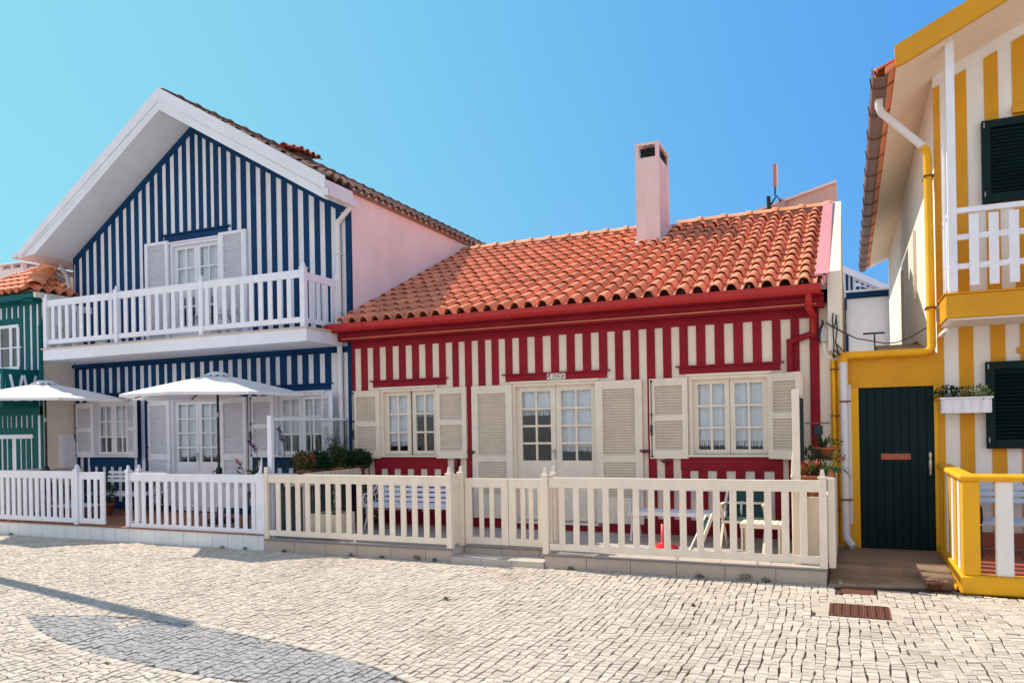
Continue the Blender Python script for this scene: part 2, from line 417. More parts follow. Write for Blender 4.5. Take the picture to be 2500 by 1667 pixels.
striped(w, RW, -8.60, -.38, 1.50, -1.52, LR)
w.box(-8.60, -.38, FY-.02, FY+.002, 1.50, 1.68, 1)
w.box(-8.60, -5.30, FY-.02, FY+.002, -1.77, -1.52, 1); w.box(-3.73, -.38, FY-.02, FY+.002, -1.77, -1.52, 1)
w.box(-5.29, -3.74, FY-.02, FY+.002, -1.77, -1.67, 1)
for a, b, k in LR:
    w.box(a, b, FY-.022, FY+.002, .755, .862, 1); w.box(a-.05, b+.05, FY-.06, FY+.002, .862, .885, 1)
    if k == 'w': w.box(a, b, FY-.022, FY+.002, -.75, -.54, 1)
w.build('wall', [W_RED, RED], red, bevel=0)
# side and rear walls
w = MB(); w.box(-8.5, -.3, 21.5, 21.8, -1.95, 1.7); w.box(-8.55, -8.3, FY+.3, 21.5, -1.95, 1.7)
w.prismX([(FY+.01,-1.95),(21.5,-1.95),(21.5,2.2),(16.9,4.42),(11.74,2.10),(11.74,.98),(FY+.01,.90)], -.25, -.075)
w.build('party_wall', CREAM, red)
for i, (a, b, z0, cu) in enumerate([(-7.95,-6.74,-.5,(.83,.30)), (-2.28,-1.06,-.5,(.86,.87))]):
    french_window(red, a, b, z0, .72, 3, cu, WOODC, ajar=(i == 0))
dd = french_window(red, -5.28, -3.75, -1.62, .72, 4, (.27,.80), WOODC, bottom=1.02, name='door', st=.09)
P2 = lambda z0, z1: [(z0+.14, z0+.14+(z1-z0-.36)*.5), (z1-.12-(z1-z0-.36)*.5, z1-.12)]
PD = [(-1.18, -.62), (-.50, .56)]
shutter(red, -8.55, -7.95, -.56, .70, P2(-.56,.70), WOODC, rod=True)
shutter(red, -6.76, -6.15, -.56, .70, P2(-.56,.70), WOODC)
shutter(red, -6.04, -5.27, -1.59, .70, PD, WOODC); shutter(red, -3.78, -3.01, -1.61, .70, PD, WOODC)
shutter(red, -2.89, -2.29, -.56, .70, P2(-.56,.70), WOODC, rod=True)
shutter(red, -1.07, -.47, -.56, .70, P2(-.56,.70), WOODC, hinge='l', ang=-math.radians(38))
def stop(parent, x, z, kind):
    b = MB(); y = FY-.07
    if kind: b.lathe((x, y, z-.10), [(.0,0),(.03,.01),(.045,.05),(.03,.09),(.028,.11),(.036,.15),(.02,.19),(0,.21)], 0, 8)
    else: b.tube([(x-.09, y, z+.01), (x-.02, y-.02, z-.005), (x+.05, y-.03, z+.0), (x+.09, y-.03, z+.02)], [.008,.03,.026,.004], 0, 8)
    b.tube([(x, FY, z), (x, y, z)], .008, 0, 6)
    b.build('shutter_stop', MAROON, parent)
for x, z, k in [(-8.44,-.66,1), (-6.36,-.66,1), (-6.06,-.45,0), (-2.97,-.44,0), (-2.64,-.60,0)]: stop(red, x, z, k)
# number plate
pl = MB(); px0, px1, pz0, pz1 = -4.625, -4.30, .762, .868
pl.box(px0, px1, FY-.050, FY-.0225, pz0, pz1, 0)
def stroke(mb, pts, wd, y, m):
    for a, b in zip(pts[:-1], pts[1:]):
        dx, dz = b[0]-a[0], b[1]-a[1]; l = math.hypot(dx, dz) or 1; nx, nz = -dz/l*wd/2, dx/l*wd/2; ex, ez = dx/l*wd*.3, dz/l*wd*.3
        mb.add([(a[0]-nx-ex, y, a[1]-nz-ez), (b[0]-nx+ex, y, b[1]-nz+ez), (b[0]+nx+ex, y, b[1]+nz+ez), (a[0]+nx-ex, y, a[1]+nz-ez)], [(0,1,2,3)], m)
yy = FY-.0508; cz = (pz0+pz1)/2
for ox in (-4.505, -4.468):
    stroke(pl, [(ox-.018, cz+.018), (ox, cz+.032), (ox+.006, cz+.005), (ox-.002, cz-.02), (ox-.026, cz-.034)], .009, yy, 1)
stroke(pl, [(-4.405+.008, cz+.030), (-4.428, cz+.026), (-4.440, cz+.002), (-4.436, cz-.022), (-4.420, cz-.031), (-4.402, cz-.022), (-4.400, cz-.006), (-4.415, cz+.003), (-4.436, cz-.006)], .009, yy, 1)
def disc(mb, x, z, r, y, m, n=10): mb.add([(x+r*math.cos(2*math.pi*k/n), y, z+r*math.sin(2*math.pi*k/n)) for k in range(n)], [tuple(range(n))], m)
for x, z in [(-4.604, cz+.002), (-4.580, cz+.026), (-4.330, cz+.002), (-4.356, cz-.026)]: disc(pl, x, z, .0165, yy, 2)
for x, z in [(-4.578, cz-.026), (-4.368, cz+.028)]:
    for k in range(5):
        t = 2*math.pi*k/5+.3; stroke(pl, [(x, z), (x+.018*math.cos(t), z+.018*math.sin(t))], .007, yy-.0002*k, 1)
pl.build('number_plate', [mat('ceramic', (.72,.68,.62), .3, .03), BLACK, MAROON], red)
# eaves
e = MB(); GX0, GX1 = -8.84, -.33
e.box(-8.72, -.30, 11.80, FY-.021, 1.625, 1.765, 0); e.box(-8.72, -.30, 11.785, 11.80, 1.70, 1.765, 0)
e.box(-8.72, -.30, 11.62, FY-.03, 1.77, 1.80, 0)
e.box(-8.62, -.40, 11.776, 11.799, 1.655, 1.672, 1)
ed = e.build('eaves_box', [RED, GOLD], red)
g = MB()
for a in (GX0, -6.9, -5.15, -3.4, -1.65): pass
pr = [(11.70,1.915),(11.70,1.80),(11.67,1.785),(11.57,1.785),(11.535,1.83),(11.53,1.915),(11.540,1.915),(11.545,1.835),(11.575,1.797),(11.665,1.797),(11.688,1.81),(11.688,1.915)]
g.prismX(pr, GX0, GX1, 0)
for x in (-8.0, -6.55, -5.1, -3.6, -2.1, -1.2): g.box(x, x+.02, 11.523, 11.705, 1.782, 1.921, 0)
g.build('gutter', REDG, red)
d = MB()
d.tube([(-.50,11.63,1.80),(-.50,11.63,1.60),(-.45,11.90,1.52),(-.45,11.97,1.44),(-.45,11.97,1.25)], .048, 0, 10)
d.tube([(-.43,11.97,1.27),(-.78,11.98,1.16)], .046, 1, 10); d.tube([(-.45,11.97,1.26),(-.45,11.98,1.2)], .05, 1, 10); d.tube([(-.78,11.98,1.20),(-.78,11.99,-1.7)], .046, 1, 10)
d.build('downpipe', [REDG, RED], red)
# roof
sl = math.atan(.454); V = (0, math.cos(sl), math.sin(sl)); N = (0, -math.sin(sl), math.cos(sl))
r = MB(); YE = 11.66; ZE = 1.94; YR = 16.72; ZR = ZE+(YR-YE)*.454
r.prismX([(YE,ZE-.03),(YR,ZR-.03),(21.8,1.9),(21.8,1.82),(YR,ZR-.12),(YE,ZE-.10)], -8.585, -.26, 1)
ncol = 33; cw = 8.18/ncol; L = (YR-YE)/math.cos(sl); nr = 14
def inchim(i, j): return False
tile_field(r, (-8.56, YE-.03, ZE-.02), (1,0,0), V, N, ncol, nr, cw, L/nr, 0, h=.085, skip=inchim)
ridge_caps(r, (-8.56, YR, ZR+.05), (-3.98, YR, ZR+.05), .45, .12, 2)
ridge_caps(r, (-3.33, YR, ZR+.05), (-.27, YR, ZR+.05), .45, .12, 2)
r.box(-8.56, -.28, YR-.10, YR+.10, ZR-.04, ZR+.05, 3)
roof = r.build('roof', [TILE, MORTAR, TILEO, MORTAR], red)
c = MB(); x0, x1, y0, y1 = -3.93, -3.44, 15.45, 16.38; zt = 5.75
c.box(x0, x1, y0, y1, 3.2, 5.42, 0)
for a in (x0, x1-.075):
    for b in (y0, y1-.075): c.box(a, a+.075, b, b+.075, 5.42, 5.67, 0)
c.box(x0-.005, x1+.005, y0-.005, y1+.005, 5.67, 5.72, 0)
c.box(x0+.06, x1-.06, y0+.2, y1-.2, 5.42, 5.67, 1)
for (cx_, cz_, rr) in [(x0+.16, 5.52, .05), (x0+.27, 5.57, .06), (x0+.36, 5.51, .045), (x0+.2, 5.62, .035), (x0+.33, 5.63, .03)]:
    c.tube([(cx_+rr*math.cos(t*math.pi/5), y0+.03, cz_+rr*math.sin(t*math.pi/5)) for t in range(11)], .009, 2, 5)
for k in range(7):
    yk = y0+.12+k*.11; c.tube([(x1-.03, yk+.045*math.cos(t*math.pi/4), 5.545+.09*math.sin(t*math.pi/4)) for t in range(9)], .008, 2, 5)
c.prismX([(y0-.06, ZE+(y0-.06-YE)*.454+.02), (y1, ZE+(y1-YE)*.454+.02), (y1, ZE+(y1-YE)*.454+.12), (y0-.06, ZE+(y0-.06-YE)*.454+.06)], x0-.03, x1+.04, 0)
c.build('chimney', [mat('chimney_render', (.74,.61,.61), .85, .07, 2, .35, 50, dirt=(.34,.27,.25,.7), dscale=2.0), DARK, METALD], roof)
f = MB(); off = .10
def rz(y): return ZE+(y-YE)*.454
f.prismX([(11.66, rz(11.66)+off), (YR+.1, rz(YR)+off+.05), (YR+.1, rz(YR)+off+.10), (11.66, rz(11.66)+off+.03)], -.40, -.225)
f.prismX([(11.66, rz(11.66)-.02), (YR+.1, rz(YR)-.02), (YR+.1, rz(YR)+off+.06), (11.66, rz(11.66)+off+.02)], -.30, -.26)
f.build('verge_flashing', PINKS, roof)
# ================================================================ BLUE HOUSE
blue = thing('blue_striped_house', (-12.4, FY, TZ), 'two storey gabled house with navy and white stripes and a white balcony', 'house')
BX0, BX1 = -16.20, -8.60
lo = [-16.32,-16.23,-16.09,-15.97,-15.85,-15.74,-15.62,-15.51,-15.37,-15.25,-15.12,-15.00,-14.87,-14.75,-14.62,-14.50,-14.38,-14.27,-14.15,-14.02,-13.91,-13.80,-13.68,-13.57,-13.43,-13.33,-13.20,-13.06,-12.94,-12.81,-12.68,-12.55,-12.41,-12.28,-12.15,-12.03,-11.89,-11.76,-11.64,-11.51,-11.39,-11.27,-11.14,-11.03,-10.90,-10.78,-10.66,-10.54,-10.41,-10.29,-10.13,-10.01,-9.87,-9.74,-9.60,-9.47,-9.33,-9.20,-9.06,-8.90,-8.78,-8.66]
up = [-16.23,-16.14,-16.02,-15.91,-15.79,-15.68,-15.55,-15.43,-15.31,-15.18,-15.07,-14.95,-14.83,-14.71,-14.59,-14.47,-14.35,-14.23,-14.11,-13.99,-13.88,-13.75,-13.63,-13.52,-13.39,-13.27,-13.16,-13.03,-12.92,-12.80,-12.69,-12.57,-12.45,-12.35,-12.24,-12.13,-12.03,-11.93,-11.81,-11.72,-11.59,-11.47,-11.34,-11.21,-11.08,-10.96,-10.83,-10.70,-10.58,-10.44,-10.32,-10.18,-10.05,-9.91,-9.79,-9.65,-9.53,-9.39,-9.27,-9.14,-9.01,-8.89,-8.78,-8.66]
lo[0] = up[0] = -16.19
AX, AZ = -12.50, 6.42; SLL, SLR = .655, .575
gz = lambda x: AZ - (SLL*(AX-x) if x < AX else SLR*(x-AX))
w = MB()
wall_grid(w, BX0, BX1, -1.95, 4.0, FY, FY+.3, [(-15.63,-14.50,-.5,.72), (-13.24,-11.82,-1.62,.70), (-10.43,-9.22,-.5,.72), (-13.20,-11.78,1.84,4.0)], 0)
w.prismY([(BX0, 4.0), (BX1, 4.0), (BX1, gz(BX1)), (AX, AZ), (BX0, gz(BX0))], FY, FY+.3, 0)
w.box(BX0, BX0+.3, FY+.3, 26, -1.95, 4.0, 0)
LB = [(-15.76,-14.37,'w'), (-13.40,-11.66,'d'), (-10.55,-9.07,'w')]
striped(w, lo, BX0, BX1+.0, 1.45, -1.52, LB)
w.box(BX0, BX1, FY-.02, FY+.002, 1.45, 1.56, 1); w.box(BX0, -8.9, FY-.10, FY-.02, 1.49, 1.56, 1)
w.box(BX0, -13.28, FY-.02, FY+.002, -1.77, -1.52, 1); w.box(-11.80, BX1, FY-.02, FY+.002, -1.77, -1.52, 1); w.box(-13.27,-11.81,FY-.02,FY+.002,-1.77,-1.67,1)
for a, b, k in LB:
    w.box(a, b, FY-.022, FY+.002, .755, .862, 1); w.box(a-.05, b+.05, FY-.06, FY+.002, .862, .885, 1)
    if k == 'w': w.box(a, b, FY-.022, FY+.002, -.75, -.54, 1)
striped(w, up, BX0, BX1, 0, 1.80, [(-13.34,-11.58,'d')], lz=4.20, ptop=lambda a, b: (lambda x: gz(x)-.10))
w.box(-13.34, -11.58, FY-.022, FY+.002, 4.04, 4.17, 1); w.box(-13.42, -11.50, FY-.06, FY+.002, 4.17, 4.20, 1)
bw = .14
w.prismY([(BX0, gz(BX0)-bw*1.1), (AX, AZ-bw*1.15), (AX, AZ-.005), (BX0, gz(BX0)-.005)], FY-.021, FY-.001, 1)
w.prismY([(AX, AZ-bw*1.15), (BX1, gz(BX1)-bw*1.1), (BX1, gz(BX1)-.005), (AX, AZ-.005)], FY-.021, FY-.001, 1)
w.box(-8.66, -8.57, FY-.03, FY+.05, -1.9, 4.52, 1)
w.build('wall', [W_BLUE, NAVY], blue)
w = MB(); w.box(-8.78, -8.585, FY+.05, 26, -1.95, 4.53); w.box(BX0+.3, -8.78, 25.8, 26, -1.95, 4.3)
w.build('side_wall', PINK, blue)
MB().box(-8.60, -8.52, FY+.055, 26, 4.47, 4.535).build('eaves_board', mat('eaves_brown', (.30,.19,.15), .7, .15), blue)
for a, b, z0, cu in [(-15.63,-14.50,-.5,(.66,.66)), (-10.43,-9.22,-.5,(.66,.66))]: french_window(blue, a, b, z0, .72, 3, cu, WOODW, lace='wave')
french_window(blue, -13.24, -11.82, -1.62, .70, 4, (.90,.90), WOODW, bottom=.98, name='door', lace='wave')
french_window(blue, -13.18, -11.80, 1.84, 3.99, 4, (.62,.62), WOODW, bottom=.40, name='balcony_door', lace='wave')
shutter(blue, -16.17, -15.57, -.54, .68, P2(-.54,.68), rod=True); shutter(blue, -14.52, -13.96, -.54, .70, P2(-.54,.70), hinge='l', ang=-math.radians(22))
PB = [(-1.15,-.60), (-.46,.56)]
shutter(blue, -13.90, -13.24, -1.57, .70, PB, rod=True); shutter(blue, -11.82, -11.14, -1.57, .68, PB)
shutter(blue, -11.03, -10.43, -.54, .68, P2(-.54,.68), rod=True); shutter(blue, -9.24, -8.72, -.54, .70, P2(-.54,.70), hinge='l', ang=-math.radians(35))
PU = [(1.96, 4.0)]
shutter(blue, -13.88, -13.20, 1.84, 4.06, PU, pitch=.052); shutter(blue, -11.78, -11.06, 1.84, 4.06, PU, pitch=.052)
# roof
RY = 11.20; RX, RZ = -12.49, 6.80; rl = lambda x: RZ-.645*(RX-x); rr_ = lambda x: RZ-.563*(x-RX); rf_ = lambda x: RZ-.585*(x-RX)
LX, RX1 = -16.80, -8.50
r = MB(); t = .36
r.prismY([(LX, rl(LX)-.11), (-16.3, rl(-16.3)-.385), (RX, RZ-t-.01), (-8.6, rf_(-8.6)-.36), (RX1, rf_(RX1)-.30), (RX1, rf_(RX1)), (RX, RZ), (LX, rl(LX))], RY, FY, 0)
r.prismY([(LX, rl(LX)-.11), (-16.3, rl(-16.3)-.385), (RX, RZ-t), (RX1, rr_(RX1)-.05), (RX1, rr_(RX1)), (RX, RZ), (LX, rl(LX))], FY, 26.2, 0)
r.prismY([(LX-.03, rl(LX)-.10), (RX, RZ-.20), (RX1+.02, rf_(RX1)-.19), (RX1+.02, rf_(RX1)+.05), (RX, RZ+.06), (LX-.03, rl(LX)+.04)], RY-.03, RY-.001, 0)
r.prismY([(LX+.10, rl(LX+.10)-.15), (-16.3, rl(-16.3)-.395), (RX, RZ-t-.022), (RX1, rf_(RX1)-.36), (RX1, rf_(RX1)-.2), (RX, RZ-.20), (LX+.1, rl(LX)-.10)], RY-.012, RY+.10, 0)
aR = math.atan(.563); VR = (-math.cos(aR), 0, math.sin(aR)); NR = (math.sin(aR), 0, math.cos(aR))
LRr = (RX1-RX)/math.cos(aR)
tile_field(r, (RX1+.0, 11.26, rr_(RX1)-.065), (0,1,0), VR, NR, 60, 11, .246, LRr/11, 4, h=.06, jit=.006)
aL = math.atan(.645); VL = (math.cos(aL), 0, math.sin(aL)); NL = (-math.sin(aL), 0, math.cos(aL)); LLl = (RX-LX)/math.cos(aL)
tile_field(r, (LX, 26.0, rl(LX)-.01), (0,-1,0), VL, NL, 59, 12, .246, LLl/12, 1, h=.04)
ridge_caps(r, (RX, 11.25, RZ+.0), (RX, 26, RZ+.0), .45, .10, 4)
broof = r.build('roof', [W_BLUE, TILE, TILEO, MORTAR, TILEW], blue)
c = MB()   # little tile-capped vent on the right slope
Yc = 14.2; p0 = onY(684, 360, Yc); p1 = onY(757, 385, Yc)
xa, xb = p0[0], p1[0]; zc = rr_((xa+xb)/2)-.24
c.box(xa+.12, xb-.12, Yc-.25, Yc+.25, zc-.25, zc+.22, 0)
for yk in (Yc-.34, Yc, Yc+.34):
    pass
tile_field(c, (xb, Yc-.40, zc+.20), (0,1,0), (-.95,0,.31), (.31,0,.95), 4, 2, .2, (xb-xa)*.26, 1, h=.05)
tile_field(c, (xa, Yc+.40, zc+.20), (0,-1,0), (.95,0,.31), (-.31,0,.95), 4, 2, .2, (xb-xa)*.26, 1, h=.05)
ridge_caps(c, ((xa+xb)/2, Yc-.42, zc+.36), ((xa+xb)/2, Yc+.42, zc+.36), .3, .09, 1)
c.build('chimney', [mat('dark_render', (.10,.06,.05), .9, .1), mat('red_tile', (.42,.09,.06), .8, .15, 6, .3, 80, island=.2)], broof)
g = MB()
g.box(-8.52, -8.40, 11.17, 12.02, 4.16, 4.18); g.box(-8.52, -8.505, 11.17, 12.02, 4.18, 4.27); g.box(-8.415, -8.40, 11.17, 12.02, 4.18, 4.30); g.box(-8.52, -8.40, 11.165, 11.18, 4.18, 4.28)
g.build('gutter', PVC, blue); g = MB()
g.box(-17.0, -16.84, 11.15, 19, rl(LX)-.10, rl(LX)-.08); g.box(-17.0, -16.985, 11.15, 19, rl(LX)-.08, rl(LX)+.02); g.box(-17.0, -16.84, 11.14, 11.16, rl(LX)-.10, rl(LX)+.0)
g.build('gutter', PVC, blue); g = MB()
g.tube([(-8.48,12.0,4.2),(-8.66,11.98,4.02),(-8.80,11.98,3.9)], .05, 0, 8)
g.build('downpipe_elbow', PVC, blue)
d = MB(); d.tube([(-8.80,11.97,3.95),(-8.80,11.97,-1.75)], .052, 0, 10)
for z in (3.3, 2.2, 1.3, .6, -.6): d.box(-8.865, -8.735, 11.91, 12.03, z, z+.025, 0)
d.build('downpipe', PVC, blue); d = MB()
d.tube([(-16.78,12.15,rl(LX)-.1),(-16.5,12.10,3.6),(-16.3,12.0,3.3)], .05, 0, 8)
d.build('downpipe', PVC, blue)
# balcony
b = MB(); by0 = 10.90
b.box(-15.66, -8.72, by0, FY-.1, 1.56, 1.79, 0); b.box(-15.70, -8.68, by0-.03, FY-.1, 1.79, 1.815, 1)
bal = b.build('balcony', [W_BLUE, mat('slab_edge', (.62,.50,.40), .7, .06)], blue, bevel=.004)
rl_ = MB(); ry = 10.95
rl_.box(-15.60, -8.80, ry, ry+.045, 2.70, 2.84); rl_.box(-15.60, -8.80, ry+.003, ry+.042, 1.90, 2.00)
rl_.box(-8.84, -8.795, ry+.04, 12.0, 2.66, 2.80); rl_.box(-8.84, -8.795, ry+.04, 12.0, 1.90, 1.98)
rl_.box(-15.60, -15.555, ry+.04, 12.0, 2.68, 2.82); rl_.box(-15.60, -15.555, ry+.04, 12.0, 1.90, 1.98)
rail = rl_.build('railing', WOODW, bal, bevel=.004)
def post(mb, x, y, z0, z1, s=.09, m=0, fin=True):
    mb.box(x-s/2, x+s/2, y-s/2, y+s/2, z0, z1, m)
    if fin:
        mb.box(x-s*.62, x+s*.62, y-s*.62, y+s*.62, z1, z1+.018, m)
        a, c_ = s*.36, s*.20; z2 = z1+.018; z3 = z2+.085
        mb.add([(x-a,y-a,z2),(x+a,y-a,z2),(x+a,y+a,z2),(x-a,y+a,z2),(x-c_,y-c_,z3),(x+c_,y-c_,z3),(x+c_,y+c_,z3),(x-c_,y+c_,z3)], [(0,1,5,4),(1,2,6,5),(2,3,7,6),(3,0,4,7),(4,5,6,7)], m)
for x in (-15.62, -13.50, -11.22, -8.82):
    p = MB(); post(p, x, ry+.02, 1.82, 2.86, .10); p.build('post', WOODW, bal, loc=(x, ry, 1.82), bevel=.004)
p = MB(); post(p, -8.82, 11.93, 1.82, 2.80, .08); p.build('post', WOODW, bal, loc=(-8.82, 11.93, 1.82), bevel=.004)
xs = []
x = -15.42
while x < -8.95:
    if all(abs(x-q) > .09 for q in (-13.50, -11.22)): xs.append(x)
    x += .2165
for x in xs: MB().box(x-.048, x+.048, ry+.01, ry+.035, 1.97, 2.72).build('picket', WOODW, rail, loc=(x, ry, 1.97))
for y in (11.17, 11.38, 11.60, 11.80): MB().box(-8.83, -8.805, y-.045, y+.045, 1.96, 2.70).build('picket', WOODW, rail, loc=(-8.82, y, 1.96))
for y in (11.2, 11.45, 11.7): MB().box(-15.59, -15.565, y-.045, y+.045, 1.96, 2.70).build('picket', WOODW, rail, loc=(-15.58, y, 1.96))
# crank rod of the awning on the facade
a = MB(); q = [onY(u, v, 11.99) for u, v in [(175,893),(168,895),(159,925),(161,929),(176,915)]]
a.tube(q, .014, 0, 6); a.build('awning_crank', METALD, blue)
# ================================================================ GREEN HOUSE (far left)
green = thing('green_striped_house', (-17.5, 11.25, TZ), 'teal green and white striped house at the far left edge with hipped orange roof', 'house')
GY = 11.25; gx = lambda u, v=900: onY(u, v, GY)[0]; gzz = lambda v, u=50: onY(u, v, GY)[2]
w = MB(); w.box(-19.38, -16.2, GY, 11.6, -1.95, 3.05, 0); w.box(-19.38, -16.31, 11.6, 16, -1.95, 3.05, 0)
w.box(-19.38, -16.19, GY-.02, GY+.001, 2.86, 3.06, 1)
w.box(-16.19-.075, -16.19, GY-.02, GY+.001, -1.9, 2.86, 1)
for a_, b_ in [(50.5,59),(65,75),(82,91)]: w.box(gx(a_), gx(b_), GY-.02, GY+.001, 1.42, 2.86, 1)
w.box(-19.38, gx(50.5), GY-.02, GY+.001, 2.48, 2.60, 1); w.box(-19.38, gx(50), GY-.05, GY+.001, 2.46, 2.48, 1)
for x_ in (-19.36,-19.15,-18.94,-18.73): w.box(x_, x_+.10, GY-.02, GY+.001, 1.42, 2.46, 1); w.box(x_, x_+.10, GY-.02, GY+.001, 2.60, 2.86, 1); w.box(x_, x_+.10, GY-.02, GY+.001, -1.9, .15, 1)
us = []
for a_, b_ in [(9,17),(22,30),(36,45),(-6,2.5),(-20,-12),(-34,-26)]: w.box(gx(a_), gx(b_), GY-.02, GY+.001, 2.60, 2.86, 1)
w.box(-19.38, -16.19, GY-.025, GY+.001, 1.20, 1.42, 1); w.box(-19.38, -16.19, GY-.02, GY+.001, .42, .62, 1)
for a_, b_ in [(-3,3),(7,15),(19,24),(28,36),(41,49),(54,62),(67,75),(80,90)]: w.box(gx(a_), gx(b_), GY-.02, GY+.001, .15, .42, 1)
w.box(-19.38, gx(90), GY-.02, GY+.001, -.0, .15, 1); w.box(gx(80), gx(90), GY-.02, GY+.001, -1.9, .0, 1)
w.box(-19.38, gx(80), GY-.03, GY+.001, -.09, .0, 0)
for a_, b_ in [(6,13),(18,26),(38,46),(51,59),(63,72),(77,81),(-8,0)]: w.box(gx(a_), gx(b_), GY-.02, GY+.001, -1.9, -.09, 1)
w.build('wall', [W_BLUE, GREEN], green)
w = MB(); w.box(-16.3, -16.194, GY+.003, FY-.03, -1.95, 3.04, 0); w.build('side_wall', CREAM, green)
cb = MB(); cb.box(-16.2, -16.14, 11.62, 12.0, -1.3, -.02); cb.box(-16.14, -16.13, 11.66, 11.80, -1.2, -.08); cb.box(-16.14, -16.13, 11.82, 11.96, -1.2, -.08)
cb.build('meter_cupboard', WOODW, green)
french = MB(); xa, xb, za, zb = gx(-45), gx(50), 1.45, 2.46
fw = MB(); fw.box(xa, xb, GY-.04, GY-.001, za, za+.07); fw.box(xa, xb, GY-.04, GY-.001, zb-.07, zb)
for u_ in (-45, -22, 0, 28, 46): fw.box(gx(u_), gx(u_+6), GY-.04, GY-.001, za+.07, zb-.07)
for u_ in (6, 34): fw.box(gx(u_), gx(u_+22), GY-.035, GY-.002, 1.93, 1.96)
fwo = fw.build('window', WOODW, green)
MB().box(xa+.02, xb-.02, GY-.015, GY-.010, za+.03, zb-.03).build('pane', mat('dark_glass', (.02,.05,.055), .12, .05, spec=.8), fwo)
# balcony with crossed slats
by = 10.45; b = MB(); bx = -16.30
b.box(-19.38, bx, by, GY-.03, .60, .72, 0); b.box(-19.38, bx, by, by+.05, 1.28, 1.40, 0); b.box(bx-.05, bx, by+.05, GY-.03, 1.28, 1.40, 0)
b.box(bx-.06, bx, by, by+.06, .72, 1.28, 0); b.box(bx-.055, bx-.02, by+.1, GY-.03, .72, 1.28, 0)
for k in range(8):
    x = bx-.10-k*.30; b.beam((x, by+.02, 1.28), (x-.12, by+.02, .72), .05, .02, 1, up=(0,1,0)); b.beam((x-.27, by+.02, 1.28), (x-.14, by+.025, .72), .05, .02, 1, up=(0,1,0))
for k in range(2):
    y = by+.16+k*.30; b.beam((bx, y, 1.28), (bx, y+.12, .72), .05, .02, 1, up=(1,0,0)); b.beam((bx, y+.27, 1.28), (bx, y+.14, .72), .05, .02, 1, up=(1,0,0))
b.build('balcony', [GREEN, WOODW], green)
r = MB(); ez = 3.10; fy = 11.03; ex = -16.13; hs = .58; aF = math.atan(hs); HW = 1.62; ax_, ay_, az_ = ex-HW, fy+HW, ez+HW*hs; lx = ex-2*HW
r.add([(lx,fy,ez),(ex,fy,ez),(ax_,ay_,az_),(ex,16,ez),(ax_,16,az_),(lx,16,ez)], [(0,1,2),(1,3,4,2),(5,0,2,4)], 1)
cwg = .246; lenF = HW/math.cos(aF)
tile_field(r, (ex, fy-.03, ez+.005), (-1,0,0), (0,math.cos(aF),math.sin(aF)), (0,-math.sin(aF),math.cos(aF)), 14, 5, cwg, lenF/5, 0, h=.075, skip=lambda i, j: (j+1)*HW/5 > min(i*cwg, 2*HW-(i+1)*cwg)+.32)
tile_field(r, (ex+.03, 12.02, ez+.005), (0,-1,0), (-math.cos(aF),0,math.sin(aF)), (math.sin(aF),0,math.cos(aF)), 4, 5, cwg, lenF/5, 0, h=.075, skip=lambda i, j: (12.02-(i+1)*cwg-fy) < j*HW/5-.12)
ridge_caps(r, (ex-.02, fy+.02, ez+.12), (ax_, ay_, az_+.12), .30, .15, 2)
ridge_caps(r, (lx+.05, fy+.05, ez+.08), (ax_, ay_, az_+.07), .36, .11, 0); ridge_caps(r, (ax_, 16, az_+.07), (ax_, ay_, az_+.07), .4, .11, 0)
groof = r.build('roof', [TILE, MORTAR, TILEO], green)
g = MB(); g.box(ex-.01, ex+.08, fy, 12.02, ez-.13, ez-.02); g.build('gutter', mat('cream_gutter', (.74,.70,.60), .5, .04), groof)
g = MB(); g.box(-19.38, ex, fy-.02, GY, ez-.16, ez-.03); g.box(ex-.30, ex-.02, fy-.02, 12.0, ez-.20, ez-.14); g.build('eaves_box', GREEN, green)
d = MB(); d.tube([(ex-.02,11.4,3.0),(ex-.02,11.4,2.75),(-16.14,11.28,2.5),(-16.16,11.20,2.38),(-16.16,11.20,.8)], .045, 0, 8); d.build('downpipe', GREEN, green)
# ================================================================ PINK HOUSE behind, far left
pk = thing('pink_house', (-24, 16, GZ), 'pink rendered house behind the green one with a square capped chimney', 'house')
w = MB(); w.prismY([(-29,-1.95),(-22.2,-1.95),(-22.2,4.16),(-26,5.69),(-29,5.9)], 16, 20); w.prismY([(-29,5.9),(-26,5.69),(-22.1,4.12),(-22.1,4.17),(-26,5.75),(-29,5.96)], 15.94, 16.0, 1)
w.build('wall', [PINK, PINKD], pk)
c = MB(); c.box(-24.1, -22.95, 15.4, 15.93, 4.2, 5.10)
for x in (-24.05, -23.57, -23.11): c.box(x, x+.12, 15.42, 15.54, 5.10, 5.22); c.box(x, x+.12, 15.80, 15.92, 5.10, 5.22)
c.add([(-24.28,15.25,5.22),(-22.78,15.25,5.22),(-22.78,16.1,5.22),(-24.28,16.1,5.22),(-23.9,15.55,5.33),(-23.2,15.55,5.33),(-23.2,15.8,5.33),(-23.9,15.8,5.33)], [(3,2,1,0),(0,1,5,4),(1,2,6,5),(2,3,7,6),(3,0,4,7),(4,5,6,7)])
c.prismY([(-22.1,4.2)]+[(-22.5+.44*math.cos(k*math.pi/10), 4.66+.40*math.sin(k*math.pi/10)) for k in range(11)]+[(-22.94,4.2)], 15.45, 15.94)
c.build('chimney', PINK, pk)
